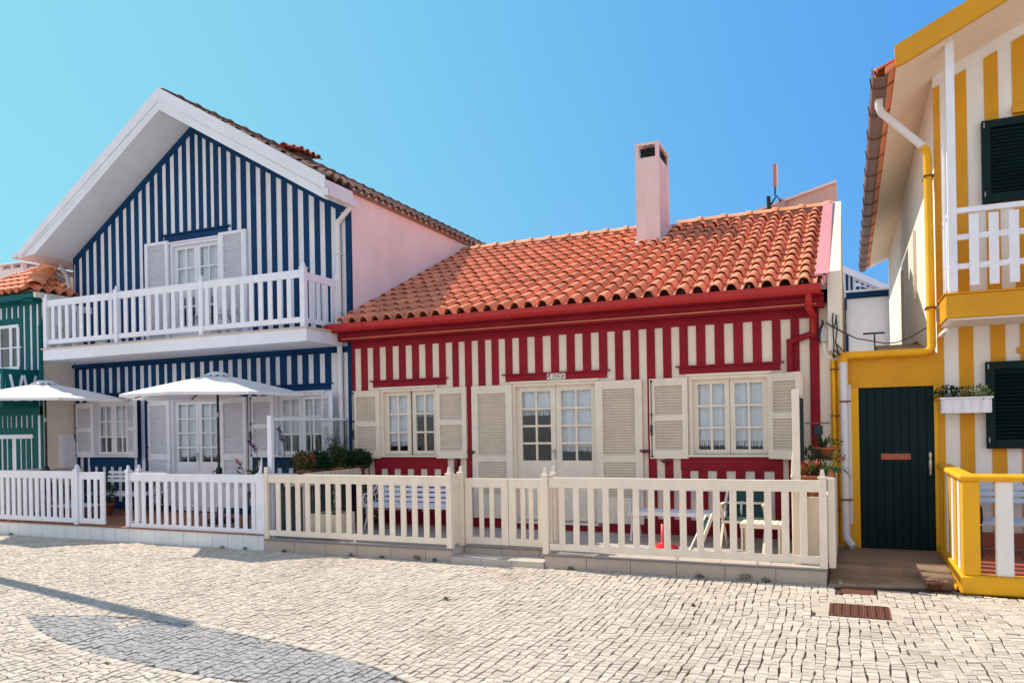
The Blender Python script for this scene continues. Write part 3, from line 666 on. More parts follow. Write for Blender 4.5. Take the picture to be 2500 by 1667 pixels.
# ================================================================ REAR ANNEX behind red roof
ax = thing('rear_annex', (-2, 17.5, GZ), 'weathered pink rendered rear building rising in a wedge behind the red roof', 'building')
w = MB(); w.prismY([(-6,-1.95),(-.04,-1.95),(-.04,2.44),(-.17,4.97),(-6,3.47)], 17.5, 19.5); w.build('wall', PINKD, ax)
w = MB(); w.prismY([(-6,3.47),(-.17,4.97),(-.16,5.02),(-6,3.52)], 17.44, 19.55); w.build('coping', PINK, ax)
w = MB(); w.prismY([(-6,3.5),(-1.6,4.63),(-1.1,5.2),(-.9,4.9),(-.17,4.97),(-.17,3),(-6,3)][:0] or [(-1.72,4.45),(-1.34,4.66),(-1.24,4.78),(-1.17,4.68),(-1.17,4.45)], 17.38, 17.43); w.build('patch', PINKD, ax)
an = MB(); T = lambda u, v: onY(u, v, 17.3)
an.tube([T(1892.5,400), T(1892,478)], .018, 0, 6); an.tube([T(1876,480), T(1879,530)], .045, 0, 6); an.tube([T(1882,500), T(1896,478), T(1906,492)], .02, 0, 6)
p_ = T(1887,402); q_ = T(1899,456); an.box(p_[0], q_[0]-.02, 17.27, 17.33, q_[2], p_[2], 1); an.box(q_[0]-.02, q_[0]+.0, 17.26, 17.34, q_[2], p_[2], 2)
tag(an.build('roof_antenna', [METALD, mat('antenna_panel', (.50,.20,.16), .6, .1), PVC]), 'narrow upright antenna panel on a thin mast above the red roof ridge', 'antenna')
vt = MB(); p_ = T(1738, 545); vt.lathe((p_[0], 17.3, p_[2]-.35), [(.08,0),(.08,.3),(.13,.3),(.15,.36),(.12,.44),(.05,.49),(0,.5)], 0, 14)
for k in range(10):
    t = 2*math.pi*k/10; vt.tube([(p_[0]+.14*math.cos(t), 17.3+.14*math.sin(t), p_[2]-.03), (p_[0]+.11*math.cos(t+.3), 17.3+.11*math.sin(t+.3), p_[2]+.09)], .012, 1, 4)
tag(vt.build('roof_vent', [METALG, METALD]), 'small round metal vent cap poking above the red roof ridge', 'vent')
# ================================================================ distant striped house in the gap
nv = thing('distant_striped_house', (.5, 26, GZ), 'white house with navy trim glimpsed through the gap beside the yellow house', 'house')
w = MB(); w.box(.0, 4, 25.2, 30, -1.95, 3.62, 0); w.box(-.02, 4, 25.1, 25.3, 3.66, 3.80, 1); w.box(-.08, 4, 25.05, 25.35, 3.80, 3.86, 0)
for k in range(9): w.box(.14+k*.12, .20+k*.12, 25.17, 25.2, 3.55, 3.62, 0)
w.box(0, 4, 25.18, 25.2, 3.62, 3.66, 1)
w.prismY([(-.6,-1.95),(4,-1.95),(4,2.4),(1.2,3.9),(-.6,5.0)], 26, 30, 0)
w.prismY([(1.4,3.70),(-.6,4.85),(-.6,5.05),(1.4,3.9)], 25.8, 26, 0)
for a_, b_ in [(-.02,.05),(.11,.17)]: w.prismY([(a_,3.4),(b_,3.4),(b_,4.58-b_*.57),(a_,4.58-a_*.57)], 25.97, 26, 1)
for k in range(6):
    x = .26+k*.15; z = 4.42-(x)*.57; w.box(x, x+.07, 25.97, 26, z-.06, z+.0, 1)
w.box(-.06, -.02, 25.1, 25.3, 2.0, 3.66, 1); w.box(-.05, 0.03, 25.12, 25.2, 1.3, 2.55, 1)
w.build('wall', [W_BLUE, NAVY], nv)
wn = MB(); wn.prismY([(.22,3.86),(.95,3.86),(.22,4.25)], 25.95, 25.99, 0)
wo = wn.build('window', WOODW, nv); wn = MB(); wn.prismY([(.26,3.88),(.37,3.88),(.37,4.10),(.26,4.10)], 25.94, 25.95); wn.prismY([(.40,3.88),(.84,3.88),(.40,4.10)], 25.94, 25.95)
wn.build('pane', mat('blue_glass', (.01,.10,.18), .2, .05), wo)
hr = MB(); p_ = onY(2107,815,24.9); q_ = onY(2160,812,24.9)
hr.tube([p_, q_], .03, 0, 6); hr.tube([onY(2135,815,24.9), onY(2136,858,24.9)], .025, 0, 6); hr.build('handrail', METALD, nv)
# ================================================================ YELLOW HOUSE
yel = thing('yellow_striped_house', (2.5, FY, TZ), 'tall yellow and white striped gabled house at the right edge with dark green shutters', 'house')
YX = 1.13
zs_ = lambda x: 4.49 + .48*(x-.70)      # soffit height
w = MB()
w.prismY([(YX,-1.95),(6.5,-1.95),(6.5,zs_(6.5)),(YX,zs_(YX))], FY, FY+.3, 0)
lowY = [(1.13,1.21),(1.39,1.56),(1.76,1.93),(2.10,2.28),(2.46,2.64),(2.82,3.0)]
for a, b in lowY: w.box(a, b, FY-.012, FY+.001, -1.75, 1.30, 1)
w.box(.02, YX, FY-.01, FY+.001, .45, .9, 1)
upY = [(1.13,1.21),(1.36,1.53),(1.74,1.90),(2.06,2.34),(2.50,2.7)]
for a, b in upY: w.prismY([(a,1.6),(b,1.6),(b,zs_(b)-.16),(a,zs_(a)-.16)], FY-.012, FY+.001, 1)
w.box(2.05, 3.4, FY-.06, FY-.013, 4.02, 4.12, 1); w.box(2.06, 3.4, FY-.03, FY+.001, .84, .92, 1)
w.build('wall', [W_YEL, YEL], yel)
w = MB(); w.box(YX, YX+.3, FY+.3, 25, -1.95, zs_(YX)+.02, 0)
for y, z0, z1 in [(15.2, 2.1, 3.3), (18.6, 1.5, 3.2)]: w.box(YX-.05, YX, y, y+.10, z0, z1, 1)
w.build('side_wall', [mat('side_stucco', (.78,.74,.68), .85, .04, 2, .3, 60, dirt=(.45,.36,.28,.25)), CREAM], yel)
def louvre(x0, x1, z0, z1):
    mb = MB(); y = FY-.10
    mb.box(x0, x0+.10, y, FY-.013, z0, z1); mb.box(x1-.1, x1, y, FY-.013, z0, z1); mb.box(x0+.1, x1-.1, y, FY-.013, z1-.1, z1); mb.box(x0+.1, x1-.1, y, FY-.013, z0, z0+.12)
    mb.box(x0+.1, x1-.1, FY-.03, FY-.015, z0+.12, z1-.1)
    mb.box((x0+x1)/2-.05, (x0+x1)/2+.05, y+.004, FY-.014, z0+.12, z1-.1)
    n = int((z1-z0-.22)/.05)
    for k in range(n): mb.obox(((x0+x1)/2, y+.035, z0+.14+k*.05), ((x1-x0)/2-.1, 0, 0), (0, .024, -.018), (0, .003, .005))
    for z in (z0+.08, z1-.1): mb.box(x0+.02, x0+.035, y-.012, y, z, z+.07, 1)
    mb.build('shutter', [DGREEN, METALG], yel, loc=((x0+x1)/2, y, z0), bevel=.003)
louvre(1.69, 2.95, 2.86, 3.96); louvre(1.69, 2.95, -.42, .74)
# roof: rake board, soffit, deck, tile ends
r = MB(); RYy = 10.85
r.prismY([(.62,zs_(.62)),(6.5,zs_(6.5)),(6.5,zs_(6.5)+.06),(.62,zs_(.62)+.06)], RYy+.06, 25, 1)
r.prismY([(.62,zs_(.62)+.0),(.70,zs_(.70)-.02),(6.5,zs_(6.5)-.02),(6.5,zs_(6.5)+.25),(.60,zs_(.60)+.27)], RYy, RYy+.055, 0)
r.prismY([(.50,zs_(.5)+.03),(6.5,zs_(6.5)+.10),(6.5,zs_(6.5)+.16),(.50,zs_(.5)+.10)], RYy+.06, 25, 2)
aY = math.atan(.5)
tile_field(r, (.45, 25, zs_(.45)+.13), (0,-1,0), (math.cos(aY),0,math.sin(aY)), (-math.sin(aY),0,math.cos(aY)), 56, 3, .25, .42, 2, h=.06)
r.build('roof', [YEL, mat('peach_soffit', (.84,.69,.54), .8, .04, 2, .2, 60), TILE], yel)
g = MB(); z0 = 4.40
pr = [(.34,z0+.14),(.36,z0+.02),(.40,z0),(.50,z0),(.54,z0+.03),(.55,z0+.14),(.54,z0+.14),(.53,z0+.035),(.498,z0+.01),(.402,z0+.01),(.372,z0+.025),(.352,z0+.14)]
g.prismY(pr, 11.0, 25.2, 0)
for k in range(14):
    y = 11.35+k*1.0; g.tube([(.33,y,z0+.15),(.35,y,z0+.01),(.40,y,z0-.012),(.50,y,z0-.012),(.55,y,z0+.02),(.80,y,z0+.18)], .009, 1, 5)
g.build('gutter', [GUTB, RUST], yel)
d = MB(); A = (.45,11.9,4.42)
d.tube([(.45,11.75,4.42),(.45,11.75,4.30),(.48,11.76,4.22),(1.0,11.93,3.72)], .052, 0, 10)
d.tube([(.98,11.925,3.735),(1.03,11.94,3.68),(1.045,11.95,3.55),(1.055,11.95,.98),(1.03,11.95,.93),(.95,11.95,.915),(-.02,11.95,.915),(-.06,11.95,.90)], .054, 1, 10)
d.tube([(-.02,11.95,.93),(-.055,11.95,.91),(-.06,11.95,.82)], .062, 1, 10)
d.tube([(-.06,11.95,.84),(-.06,11.95,-1.62),(-.05,11.93,-1.70),(.03,11.85,-1.80)], .055, 0, 12)
for z in (3.3, 1.5): d.box(.99, 1.12, 11.89, FY+.1, z, z+.025, 2)
for z in (.25, -1.15): d.box(-.13, .03, 11.885, FY-.1, z, z+.022, 2)
d.build('downpipe', [PVC, YELB, RUST], yel)
# balcony
b = MB(); b.box(1.15, 6, 11.15, FY-.013, 1.26, 1.56, 0); b.box(1.13, 6, 11.13, FY-.014, 1.56, 1.585, 0); b.box(1.17, 6, 11.17, FY-.015, 1.235, 1.26, 1)
b.box(1.14, 1.19, 11.3, FY-.014, 1.10, 1.15, 1)
yb = b.build('balcony', [YEL, W_YEL], yel, bevel=.008)
p = MB(); p.box(1.19, 1.29, 11.15, 11.25, 1.586, zs_(1.29)-.0); p.box(1.145, 1.175, 11.22, 11.25, 1.9, 3.55)
p.build('post', WOODW, yb, bevel=.004)
q = MB(); q.box(1.29, 6, 11.16, 11.23, 2.585, 2.65); q.box(1.29, 6, 11.19, 11.22, 2.25, 2.32); q.box(1.29, 6, 11.19, 11.22, 1.88, 1.95)
q.prismX([(11.25,2.585),(11.95,2.585),(11.95,2.64),(11.25,2.64)], 1.20, 1.28); q.box(1.22, 1.25, 11.25, FY-.014, 1.88, 1.95)
yr = q.build('railing', WOODW, yb, bevel=.003)
for k in range(14):
    x = 1.475+k*.214; MB().box(x-.053, x+.053, 11.155, 11.188, 1.66, 2.55).build('picket', WOODW, yr, loc=(x, 11.17, 1.66), bevel=.003)
for y in (11.42, 11.65, 11.88): MB().box(1.20, 1.22, y-.05, y+.05, 1.66, 2.55).build('picket', WOODW, yr, loc=(1.21, y, 1.66))
# ================================================================ GATE WALL
gw = thing('yellow_gate_wall', (.55, FY, GZ), 'yellow wall with a dark green plank door between the red and yellow houses', 'wall')
w = MB(); wall_grid(w, -.02, YX-.001, -1.86, .86, FY, FY+.25, [(.13, 1.08, -1.86, .54)], 0)
w.box(-.075, -.02, FY, FY+.25, -1.86, .86, 0); w.box(-.02, .03, FY-.015, FY-.0005, -1.50, .50, 1)
w.box(.13, 1.08, FY+.25, FY+.3, -1.86, .54, 2)
def ystroke(pts): stroke(w, pts, .014, FY-.0015, 3)
for ox in (.535, .59): ystroke([(ox-.015, .70), (ox, .725), (ox, .635)]); ystroke([(ox-.015, .635), (ox+.015, .635)])
ystroke([(.655, .725), (.625, .665), (.675, .665)]); ystroke([(.66, .70), (.66, .635)])
ystroke([(.728,.735),(.710,.728),(.712,.700),(.730,.698)])
w.build('wall', [YELB, W_YEL, DARK, mat('faded_ochre', (.50,.20,.01), .7, .2, 20)], gw)
w = MB(); w.add([(.1,FY+.3,.86),(1.12,FY+3,.86),(1.12,FY+3,1.35),(.5,FY+2.2,1.02)], [(0,1,2,3)]); w.prismX([(FY+.25,.3),(FY+3,.3),(FY+3,1.30),(FY+.25,.93)], .45, 1.12)
w.build('sloping_cap', CONC, gw)
d = MB(); x = .132
while x < 1.05: d.box(x, min(x+.103, 1.078), FY+.035, FY+.07, -1.84, .535, 0); x += .107
d.box(.131, 1.079, FY+.055, FY+.09, -1.84, .535, 0)
do = d.build('door', DGREEN, gw, bevel=.004)
s_ = MB(); s_.box(.41, .785, FY+.02, FY+.036, -.575, -.49); s_.box(.43, .765, FY+.014, FY+.02, -.555, -.51); s_.build('letter_slot', mat('copper', (.36,.09,.045), .4, .2, 12, metal=.3), do)
h = MB(); h.lathe((1.025, FY+.02, -.80), [(.0,0),(.014,.01),(.016,.05),(.012,.08),(.022,.12),(.024,.20),(.012,.24),(.024,.27),(.022,.31),(0,.34)], 0, 10); h.build('handle', mat('aged_brass', (.55,.48,.36), .3, .1, metal=.6), do)
# yellow cable conduits on the party wall
cd = MB()
cd.box(-.235, -.085, FY-.02, FY, -1.8, .86, 1)
for x in (-.195, -.115): cd.tube([(x, FY-.05, -1.8), (x, FY-.05, .86)], .028, 0, 8)
for z in (.72, .05, -.72, -1.3): cd.box(-.24, -.075, FY-.085, FY-.015, z, z+.02, 2)
tag(cd.build('conduit_pair', [YELB, YEL, RUST]), 'pair of yellow painted conduits running down beside the white drainpipe', 'conduit')
mb = MB(); q0 = onY(2000,800,FY); q1 = onY(2022,835,FY)
mb.box(q0[0], q1[0], FY-.10, FY, q1[2], q0[2], 0)
mbx = mb.build('meter_box', mat('box_grey', (.60,.58,.56), .6, .05), bevel=.006); tag(mbx, 'small pale electricity box on the wall under the red eave end', 'meter box')
cb = MB(); P = lambda u, v, y=11.70: onY(u, v, y)
cb.tube([P(2007,781),P(2009,788),P(2003,802),P(2000,818),P(2001,832),P(2004,840)], [.016,.022,.022,.022,.018,.006], 0, 6)
for ln in ([(2034,764),(2032,780),(2034,805),(2036,840),(2035,868)], [(2041,770),(2044,800),(2040,835),(2048,866)], [(2015,787),(2032,797),(2060,812)], [(2040,838),(2052,850),(2064,860)], [(2034,800),(2040,790),(2042,768)], [(2034,852),(2046,862)], [(2036,870),(2046,868)]):
    cb.tube([P(*q) for q in ln], .009, 0, 5)
cb.tube([P(2012,838),P(2012,855),P(2018,868),P(2030,872)], .012, 1, 6)
cb.tube([P(2033,870),P(2038,868)], .035, 0, 6); cb.tube([P(2046,866),P(2050,862)], .03, 0, 6)
w0 = P(2015,787); w1 = onY(2160,838,14.5); w2 = onY(2262,800,FY)
cb.tube([P(2030,796), onY(2090,826,13.3), w1], .010, 0, 5); cb.tube([w1, onY(2190,836,13.3), onY(2225,822,12.6), w2], .009, 0, 5)
tag(cb.build('cable_bundle', [BLACK, W_YEL]), 'tangle of black cables on the cream wall above the yellow conduits', 'cables')
sw = MB(); q = onY(1998,1050,FY); sw.box(q[0]-.06, q[0]+.06, FY-.05, FY, q[2]-.06, q[2]+.07); tag(sw.build('switch_box', mat('dark_teal', (.015,.06,.075), .4, .05), bevel=.004), 'small dark teal box on the last red stripe near the conduits', 'switch box')
wc = MB(); wc.tube([onY(1968,1032,FY-.01), onY(2026,1032,FY-.01)], .010, 0, 5); tag(wc.build('wall_cable', METALG), 'thin grey cable running level across the last red stripe', 'cable')
# flower box
fb = thing('flower_box', (1.43, 11.85, .06), 'white trough with leafy plants hung between the green door and the dark shutters', 'flower box')
t = MB(); t.box(1.14, 1.72, 11.74, 11.96, .06, .25); t.box(1.12, 1.74, 11.725, 11.975, .25, .275)
for k in range(6): t.box(1.16+k*.108, 1.18+k*.108, 11.728, 11.74, .07, .24)
t.build('trough', WOODW, fb, bevel=.004)
l = MB(); leaves(l, (1.22,11.85,.34), (.15,.12,.09), 260, .045, ms=[0,0,1]); leaves(l, (1.40,11.84,.33), (.14,.12,.08), 200, .04, ms=[0,1]); leaves(l, (1.60,11.83,.31), (.14,.12,.11), 300, .045, ms=[1,2,2])
leaves(l, (1.10,11.84,.31), (.06,.08,.07), 60, .04, ms=[0])
for k in range(16): leaves(l, (random.uniform(1.2,1.6), 11.74, random.uniform(.30,.38)), (.01,.01,.01), 3, .02, m=3)
l.build('foliage', [LEAFD, LEAF, LEAFL, WOODW], fb)
# ================================================================ TERRACES
def terrace(name, x0, x1, label, plin, floor, top=TZ, tile=.6, y0=9.75, cut=None, nose=None):
    T_ = thing(name, ((x0+x1)/2, 10.9, GZ), label, 'terrace')
    f = MB()
    if cut: f.box(x0, cut[0], y0+.02, FY, GZ-.1, top-.012, 0); f.box(cut[1], x1-.02, y0+.02, FY, GZ-.1, top-.012, 0); f.box(cut[0], cut[1], cut[2]+.02, FY, GZ-.1, top-.012, 0)
    else: f.box(x0, x1-.02, y0+.02, FY, GZ-.1, top-.012, 0)
    y = y0-.012
    while y < FY-.02:
        x = x0
        while x < x1:
            xb = min(x+tile, x1); yb = min(y+tile, FY-.001)
            a, b = x+.003, xb-.003
            if cut and y < cut[2] and not (b < cut[0] or a > cut[1]):
                if a < cut[0]: f.box(a, cut[0], y+.003, yb-.003, top-.014, top, 0)
                if b > cut[1]: f.box(cut[1], b, y+.003, yb-.003, top-.014, top, 0)
                if yb > cut[2]: f.box(max(a,cut[0]+.002), min(b,cut[1]-.002), cut[2]-.01, yb-.003, top-.014, top, 0)
            elif b > a: f.box(a, b, y+.003, yb-.003, top-.014, top, 0)
            x += tile
        y += tile
    f.build('floor', [floor], T_)
    p = MB(); x = x0
    spans = [(x0, x1, y0)] if not cut else [(x0, cut[0], y0), (cut[1], x1, y0), (cut[0]+.01, cut[1]-.01, cut[2])]
    for a0, b0, yy_ in spans:
        x = a0
        while x < b0-.01:
            xb = min(x+tile, b0); p.box(x+.004, xb-.004, yy_, yy_+.018, GZ-.1, top-.016, 0); x += tile
    if cut:
        p.box(cut[0]-.018, cut[0]-.001, y0+.018, cut[2], GZ-.1, top-.016, 0); p.box(cut[1]+.001, cut[1]+.018, y0+.018, cut[2], GZ-.1, top-.016, 0)
    p.box(x1-.018, x1, y0+.02, FY, GZ-.1, top-.016, 0)
    p.build('plinth', plin, T_)
    if nose:
        n = MB()
        for a0, b0, yy_ in spans: n.box(a0, b0, yy_-.022, yy_-.001, top-.020, top-.004)
        n.build('nosing', nose, T_)
    return T_
terrace('blue_house_terrace', -16.1, -8.73, 'terracotta paved terrace with white tiled plinth in front of the blue striped house', mat('white_tile_plinth', (.72,.75,.78), .45, .05, 6, dirt=(.42,.38,.28,.25), dscale=2.5), TERRA, top=-1.69, tile=.33, nose=mat('brown_edge', (.28,.13,.08), .6, .1))
terrace('red_house_terrace', -8.71, -.27, 'pale tiled terrace with beige stone plinth in front of the red striped house', PLINTH, PFLOOR, cut=(-5.27, -3.84, 10.12), nose=mat('slate_edge', (.17,.15,.15), .5, .1))
st = MB(); 
for k in range(3): st.box(-5.26+k*.475, -5.26+k*.475+.468, 9.70, 10.115, GZ-.1, -1.865)
st.box(-5.255, -3.85, 9.71, 10.11, GZ-.1, -1.868)
tag(st.build('entrance_step', PFLOOR, bevel=.003), 'low pale tiled step below the double garden gate', 'step')
# divider walls
dv = MB(); dv.box(-16.16, -16.05, 9.75, 11.98, GZ, -.78); dv.box(-16.19, -16.02, 9.72, 11.98, -.78, -.75)
tag(dv.build('divider_wall', PINK), 'low pale rendered wall between the green and blue house terraces', 'wall')
dv = MB(); dv.box(-.245, -.17, 9.86, 12.0, -1.76, -.72, 0); dv.box(-.25, -.165, 9.85, 12.0, -.72, -.70, 0)
tag(dv.build('end_wall', CREAM), 'low cream wall closing the right end of the red house terrace', 'wall')
bk = MB(); bk.box(-.60, -.255, 10.20, 10.95, -1.76, -.98, 0); bk.box(-.62, -.252, 10.18, 10.97, -.98, -.95, 0); bk.lathe((-.38,10.34,-1.46), [(.03,-.0),(.03,.01),(0,.012)], 1, 8)
tag(bk.build('masonry_pedestal', [CREAM, RUST]), 'cream block pedestal behind the right end of the cream fence', 'pedestal')
# doorstep by the gate
ds = MB(); ds.box(-.265, 1.10, 10.50, FY, GZ-.1, -1.835); ds.prismZ([(-.26,9.72),(.80,9.98),(1.06,10.1),(1.06,10.50),(-.26,10.50)], GZ-.1, -1.925)
ds.prismZ([(.80,9.98),(1.10,10.02),(1.10,10.50),(.72,10.50)], GZ-.1, -1.86)
tag(ds.build('concrete_doorstep', CONC, bevel=.02), 'stained concrete slab step in front of the dark green door', 'step')
# yellow terrace with balustrade
yt = thing('yellow_house_terrace', (2.5, 10.9, GZ), 'terracotta tiled terrace floor behind the yellow balustrade', 'terrace')
f = MB(); f.box(1.24, 6, 9.9, FY-.013, GZ, -1.775, 1); k = 0
y = 9.88
while y < FY-.3:
    x = 1.3
    while x < 4.5: f.box(x+.005, x+.325, y+.005, min(y+.325,FY-.02), -1.776, -1.762, 0); x += .33
    y += .33
f.box(1.25, 4.5, FY-.03, FY-.0135, -1.76, -1.55, 0)
f.build('floor', [mat('red_quarry_tile', (.36,.10,.06), .35, .1, 5, island=.12), MORTAR], yt)
bs = thing('yellow_balustrade', (2, 9.8, GZ), 'chunky yellow and white balustrade with rounded yellow handrail at the right edge', 'balustrade')
b = MB(); b.box(1.10, 6, 9.73, 9.90, GZ, -1.74); b.box(1.10, 1.25, 9.90, FY-.013, GZ, -1.74); b.box(1.06, 1.10, 9.9, 11.4, GZ, -1.88)
b.build('base', YELB, bs, bevel=.02)
b = MB(); b.box(1.09, 6, 9.71, 9.90, -.70, -.625); b.box(1.09, 1.27, 9.90, FY-.013, -.70, -.625); b.build('handrail', YELB, bs, bevel=.025)
b = MB(); b.box(1.125, 1.30, 9.75, 9.88, -1.74, -.70); b.build('corner_post', YELB, bs, bevel=.012)
for i, x in enumerate((1.45, 1.76, 2.07, 2.38)):
    MB().box(x, x+.165, 9.77, 9.86, -1.74, -.70).build('baluster', [W_YEL, YELB][i % 2], bs, loc=(x+.08, 9.8, -1.74), bevel=.01)
for i, y in enumerate((10.12, 10.42, 10.70, 11.0, 11.3, 11.6)):
    MB().box(1.135, 1.22, y, y+.13, -1.74, -.70).build('baluster', [W_YEL, YELB][i % 2], bs, loc=(1.18, y, -1.74), bevel=.01)
# ================================================================ FENCES
def rails(parent, x0, x1, m, zt=-.72, zb=-1.72, y=9.79, th=.035, hr=.14, hb=.09, name=True):
    MB().box(x0, x1, y, y+th, zt-hr, zt).build('top_rail', m, parent, bevel=.004)
    MB().box(x0, x1, y, y+th, zb, zb+hb).build('bottom_rail', m, parent, bevel=.004)
def pickets(parent, xs, w_, m, z0=-1.64, z1=-.85, y=9.80, th=.022):
    for x in xs:
        x += random.uniform(-.004, .004); MB().box(x, x+w_, y, y+th, z0, z1).build('picket', m, parent, loc=(x+w_/2, y, z0), bevel=.003)
def posts(parent, ps, m, s=.085, z0=-1.76, z1=-.69):
    for x, y in ps:
        mb = MB(); post(mb, x, y, z0, z1, s); mb.build('post', m, parent, loc=(x, y, z0), bevel=.003)
fa = thing('white_picket_fence', (-14.7, 9.8, -1.69), 'white picket fence run left of the small open gate, before the blue house terrace', 'fence', 'picket fences along the terraces')
rails(fa, -16.1, -13.28, WOODW, zt=-.70, zb=-1.665); pickets(fa, [-15.93+.171*k+.0 for k in range(16)], .10, WOODW, z0=-1.60, z1=-.83); posts(fa, [(-13.20, 9.81)], WOODW, z0=-1.69, s=.10, z1=-.68)
ga = thing('white_garden_gate', (-12.8, 9.8, -1.66), 'small white picket gate leaf beside the gap to the blue house terrace', 'gate')
g = MB(); g.box(-13.14, -13.05, 9.79, 9.83, -1.67, -.715); g.box(-12.58, -12.47, 9.79, 9.83, -1.67, -.715); g.box(-13.05, -12.58, 9.792, 9.828, -.85, -.715); g.box(-13.05, -12.58, 9.792, 9.828, -1.67, -1.57)
g.build('frame', WOODW, ga, bevel=.003); pickets(ga, [-12.93, -12.76], .085, WOODW, z0=-1.58, z1=-.84)
fb_ = thing('white_picket_fence', (-10.3, 9.8, -1.69), 'white picket fence run between the gap and the tall white pillar', 'fence', 'picket fences along the terraces')
rails(fb_, -11.81, -8.89, WOODW, zt=-.725, zb=-1.71); pickets(fb_, [-11.71+.1785*k for k in range(16)], .088, WOODW, z0=-1.63, z1=-.86); posts(fb_, [(-11.86, 9.81), (-11.84, 10.02)], WOODW, z0=-1.69, s=.08)
for z in (-.85, -1.70): MB().box(-11.86, -11.82, 9.85, 9.99, z, z+.1).build('return_rail', WOODW, fb_)
m = MB(); m.box(-8.90, -8.725, 9.765, 9.85, GZ, -.705); m.prismY([(-8.90,-.705),(-8.80,-.705),(-8.80,-.45),(-8.83,-.62),(-8.86,-.69)], 9.79, 9.83)
m.build('end_pillar', WOODW, fb_, bevel=.006)
fc = thing('cream_picket_fence', (-7, 9.8, TZ), 'cream picket fence run left of the double gate, before the red house terrace', 'fence', 'picket fences along the terraces')
rails(fc, -8.66, -5.36, WOODC, zt=-.715, zb=-1.71); pickets(fc, [-8.51+.1963*k for k in range(16)], .09, WOODC, z0=-1.63, z1=-.85, y=9.795, th=.026)
mb = MB(); mb.box(-8.722, -8.66, 9.77, 9.84, -1.76, -.60); mb.build('post', WOODC, fc, bevel=.003)
posts(fc, [(-5.325, 9.81), (-5.30, 10.13)], WOODC, s=.085)
MB().box(-7.0, -6.97, 9.79, 9.82, -1.76, -1.71).build('foot', WOODC, fc)
for z, h in ((-.86, .16), (-1.72, .10)): MB().box(-5.345, -5.31, 9.85, 10.10, z, z+h).build('return_rail', WOODC, fc, bevel=.003)
for y in (9.93, 10.03): MB().box(-5.34, -5.315, y-.03, y+.03, -1.63, -.85).build('picket', WOODC, fc, loc=(-5.33, y, -1.63))
gt = thing('cream_double_gate', (-4.6, 10.15, -1.73), 'cream double garden gate above the entrance step', 'gate')
for a, b, n in ((-5.245, -4.545, 2), (-4.535, -3.97, 2)):
    g = MB(); g.box(a, a+.11, 10.13, 10.17, -1.735, -.765); g.box(b-.11, b, 10.13, 10.17, -1.735, -.765); g.box(a+.11, b-.11, 10.132, 10.168, -.90, -.765); g.box(a+.11, b-.11, 10.132, 10.168, -1.735, -1.63)
    lf = g.build('gate_leaf', WOODC, gt, bevel=.003)
    wi = (b-a-.22); 
    for k in range(n): x = a+.11+wi*(k+1)/(n+1)-.035+.01*(k-.5); MB().box(x, x+.07, 10.14, 10.162, -1.64, -.89).build('picket', WOODC, lf, loc=(x, 10.15, -1.64))
fd = thing('cream_picket_fence', (-2, 9.8, TZ), 'long cream picket fence run right of the double gate, ending below the bromeliad pot', 'fence', 'picket fences along the terraces')
rails(fd, -3.78, -.33, WOODC, zt=-.715, zb=-1.71); pickets(fd, [-3.635+.2052*k for k in range(16)], .083, WOODC, z0=-1.63, z1=-.85, y=9.795, th=.026)
posts(fd, [(-3.83, 9.81), (-3.83, 10.15), (-.30, 9.81)], WOODC, s=.085)
for x in (-2.05, -1.07): MB().box(x, x+.03, 9.79, 9.82, -1.76, -1.71).build('foot', WOODC, fd)
for z, h in ((-.86, .16), (-1.72, .10)): MB().box(-3.85, -3.81, 9.85, 10.11, z, z+h).build('return_rail', WOODC, fd, bevel=.003)
for y in (9.92, 10.03): MB().box(-3.84, -3.815, y-.03, y+.03, -1.63, -.85).build('picket', WOODC, fd, loc=(-3.83, y, -1.63))
# glass windbreaks
def windbreak(name, x, y0, y1, zt, label, fm, n, bar=.03):
    T_ = thing(name, (x, (y0+y1)/2, TZ), label, 'glass screen')
    f = MB(); f.box(x-.04, x+.045, y0, y0+.07, TZ, zt+.03)
    f.box(x-.02, x+.02, y0+.07, y1, zt-.045, zt); f.box(x-.02, x+.02, y0+.07, y1, -.85, -.80)
    for k in range(1, n+1):
        y = y0+.07+(y1-y0-.07)*k/n; f.box(x-.015, x+.015, y-bar, y, TZ, zt-.045, 1)
    fr = f.build('frame', fm, T_, bevel=.003)
    MB().box(x-.003, x+.003, y0+.07, y1, -.8, zt-.045).build('pane', GLASS, fr)
    MB().box(x-.012, x+.012, y0+.10, y1, TZ+.02, -.86).build('lower_panel', mat(name+'_panel', (.10,.14,.16), .6, .2, 6), fr)
windbreak('glass_windbreak', -8.70, 9.88, 12.0, .20, 'white framed glass windbreak between the blue and red house terraces', [WOODW, METALG], 2)
windbreak('glass_windbreak', -.60, 9.98, 11.55, .35, 'cream framed glass windbreak at the right end of the red house terrace', [WOODC, METALD], 4, .02)
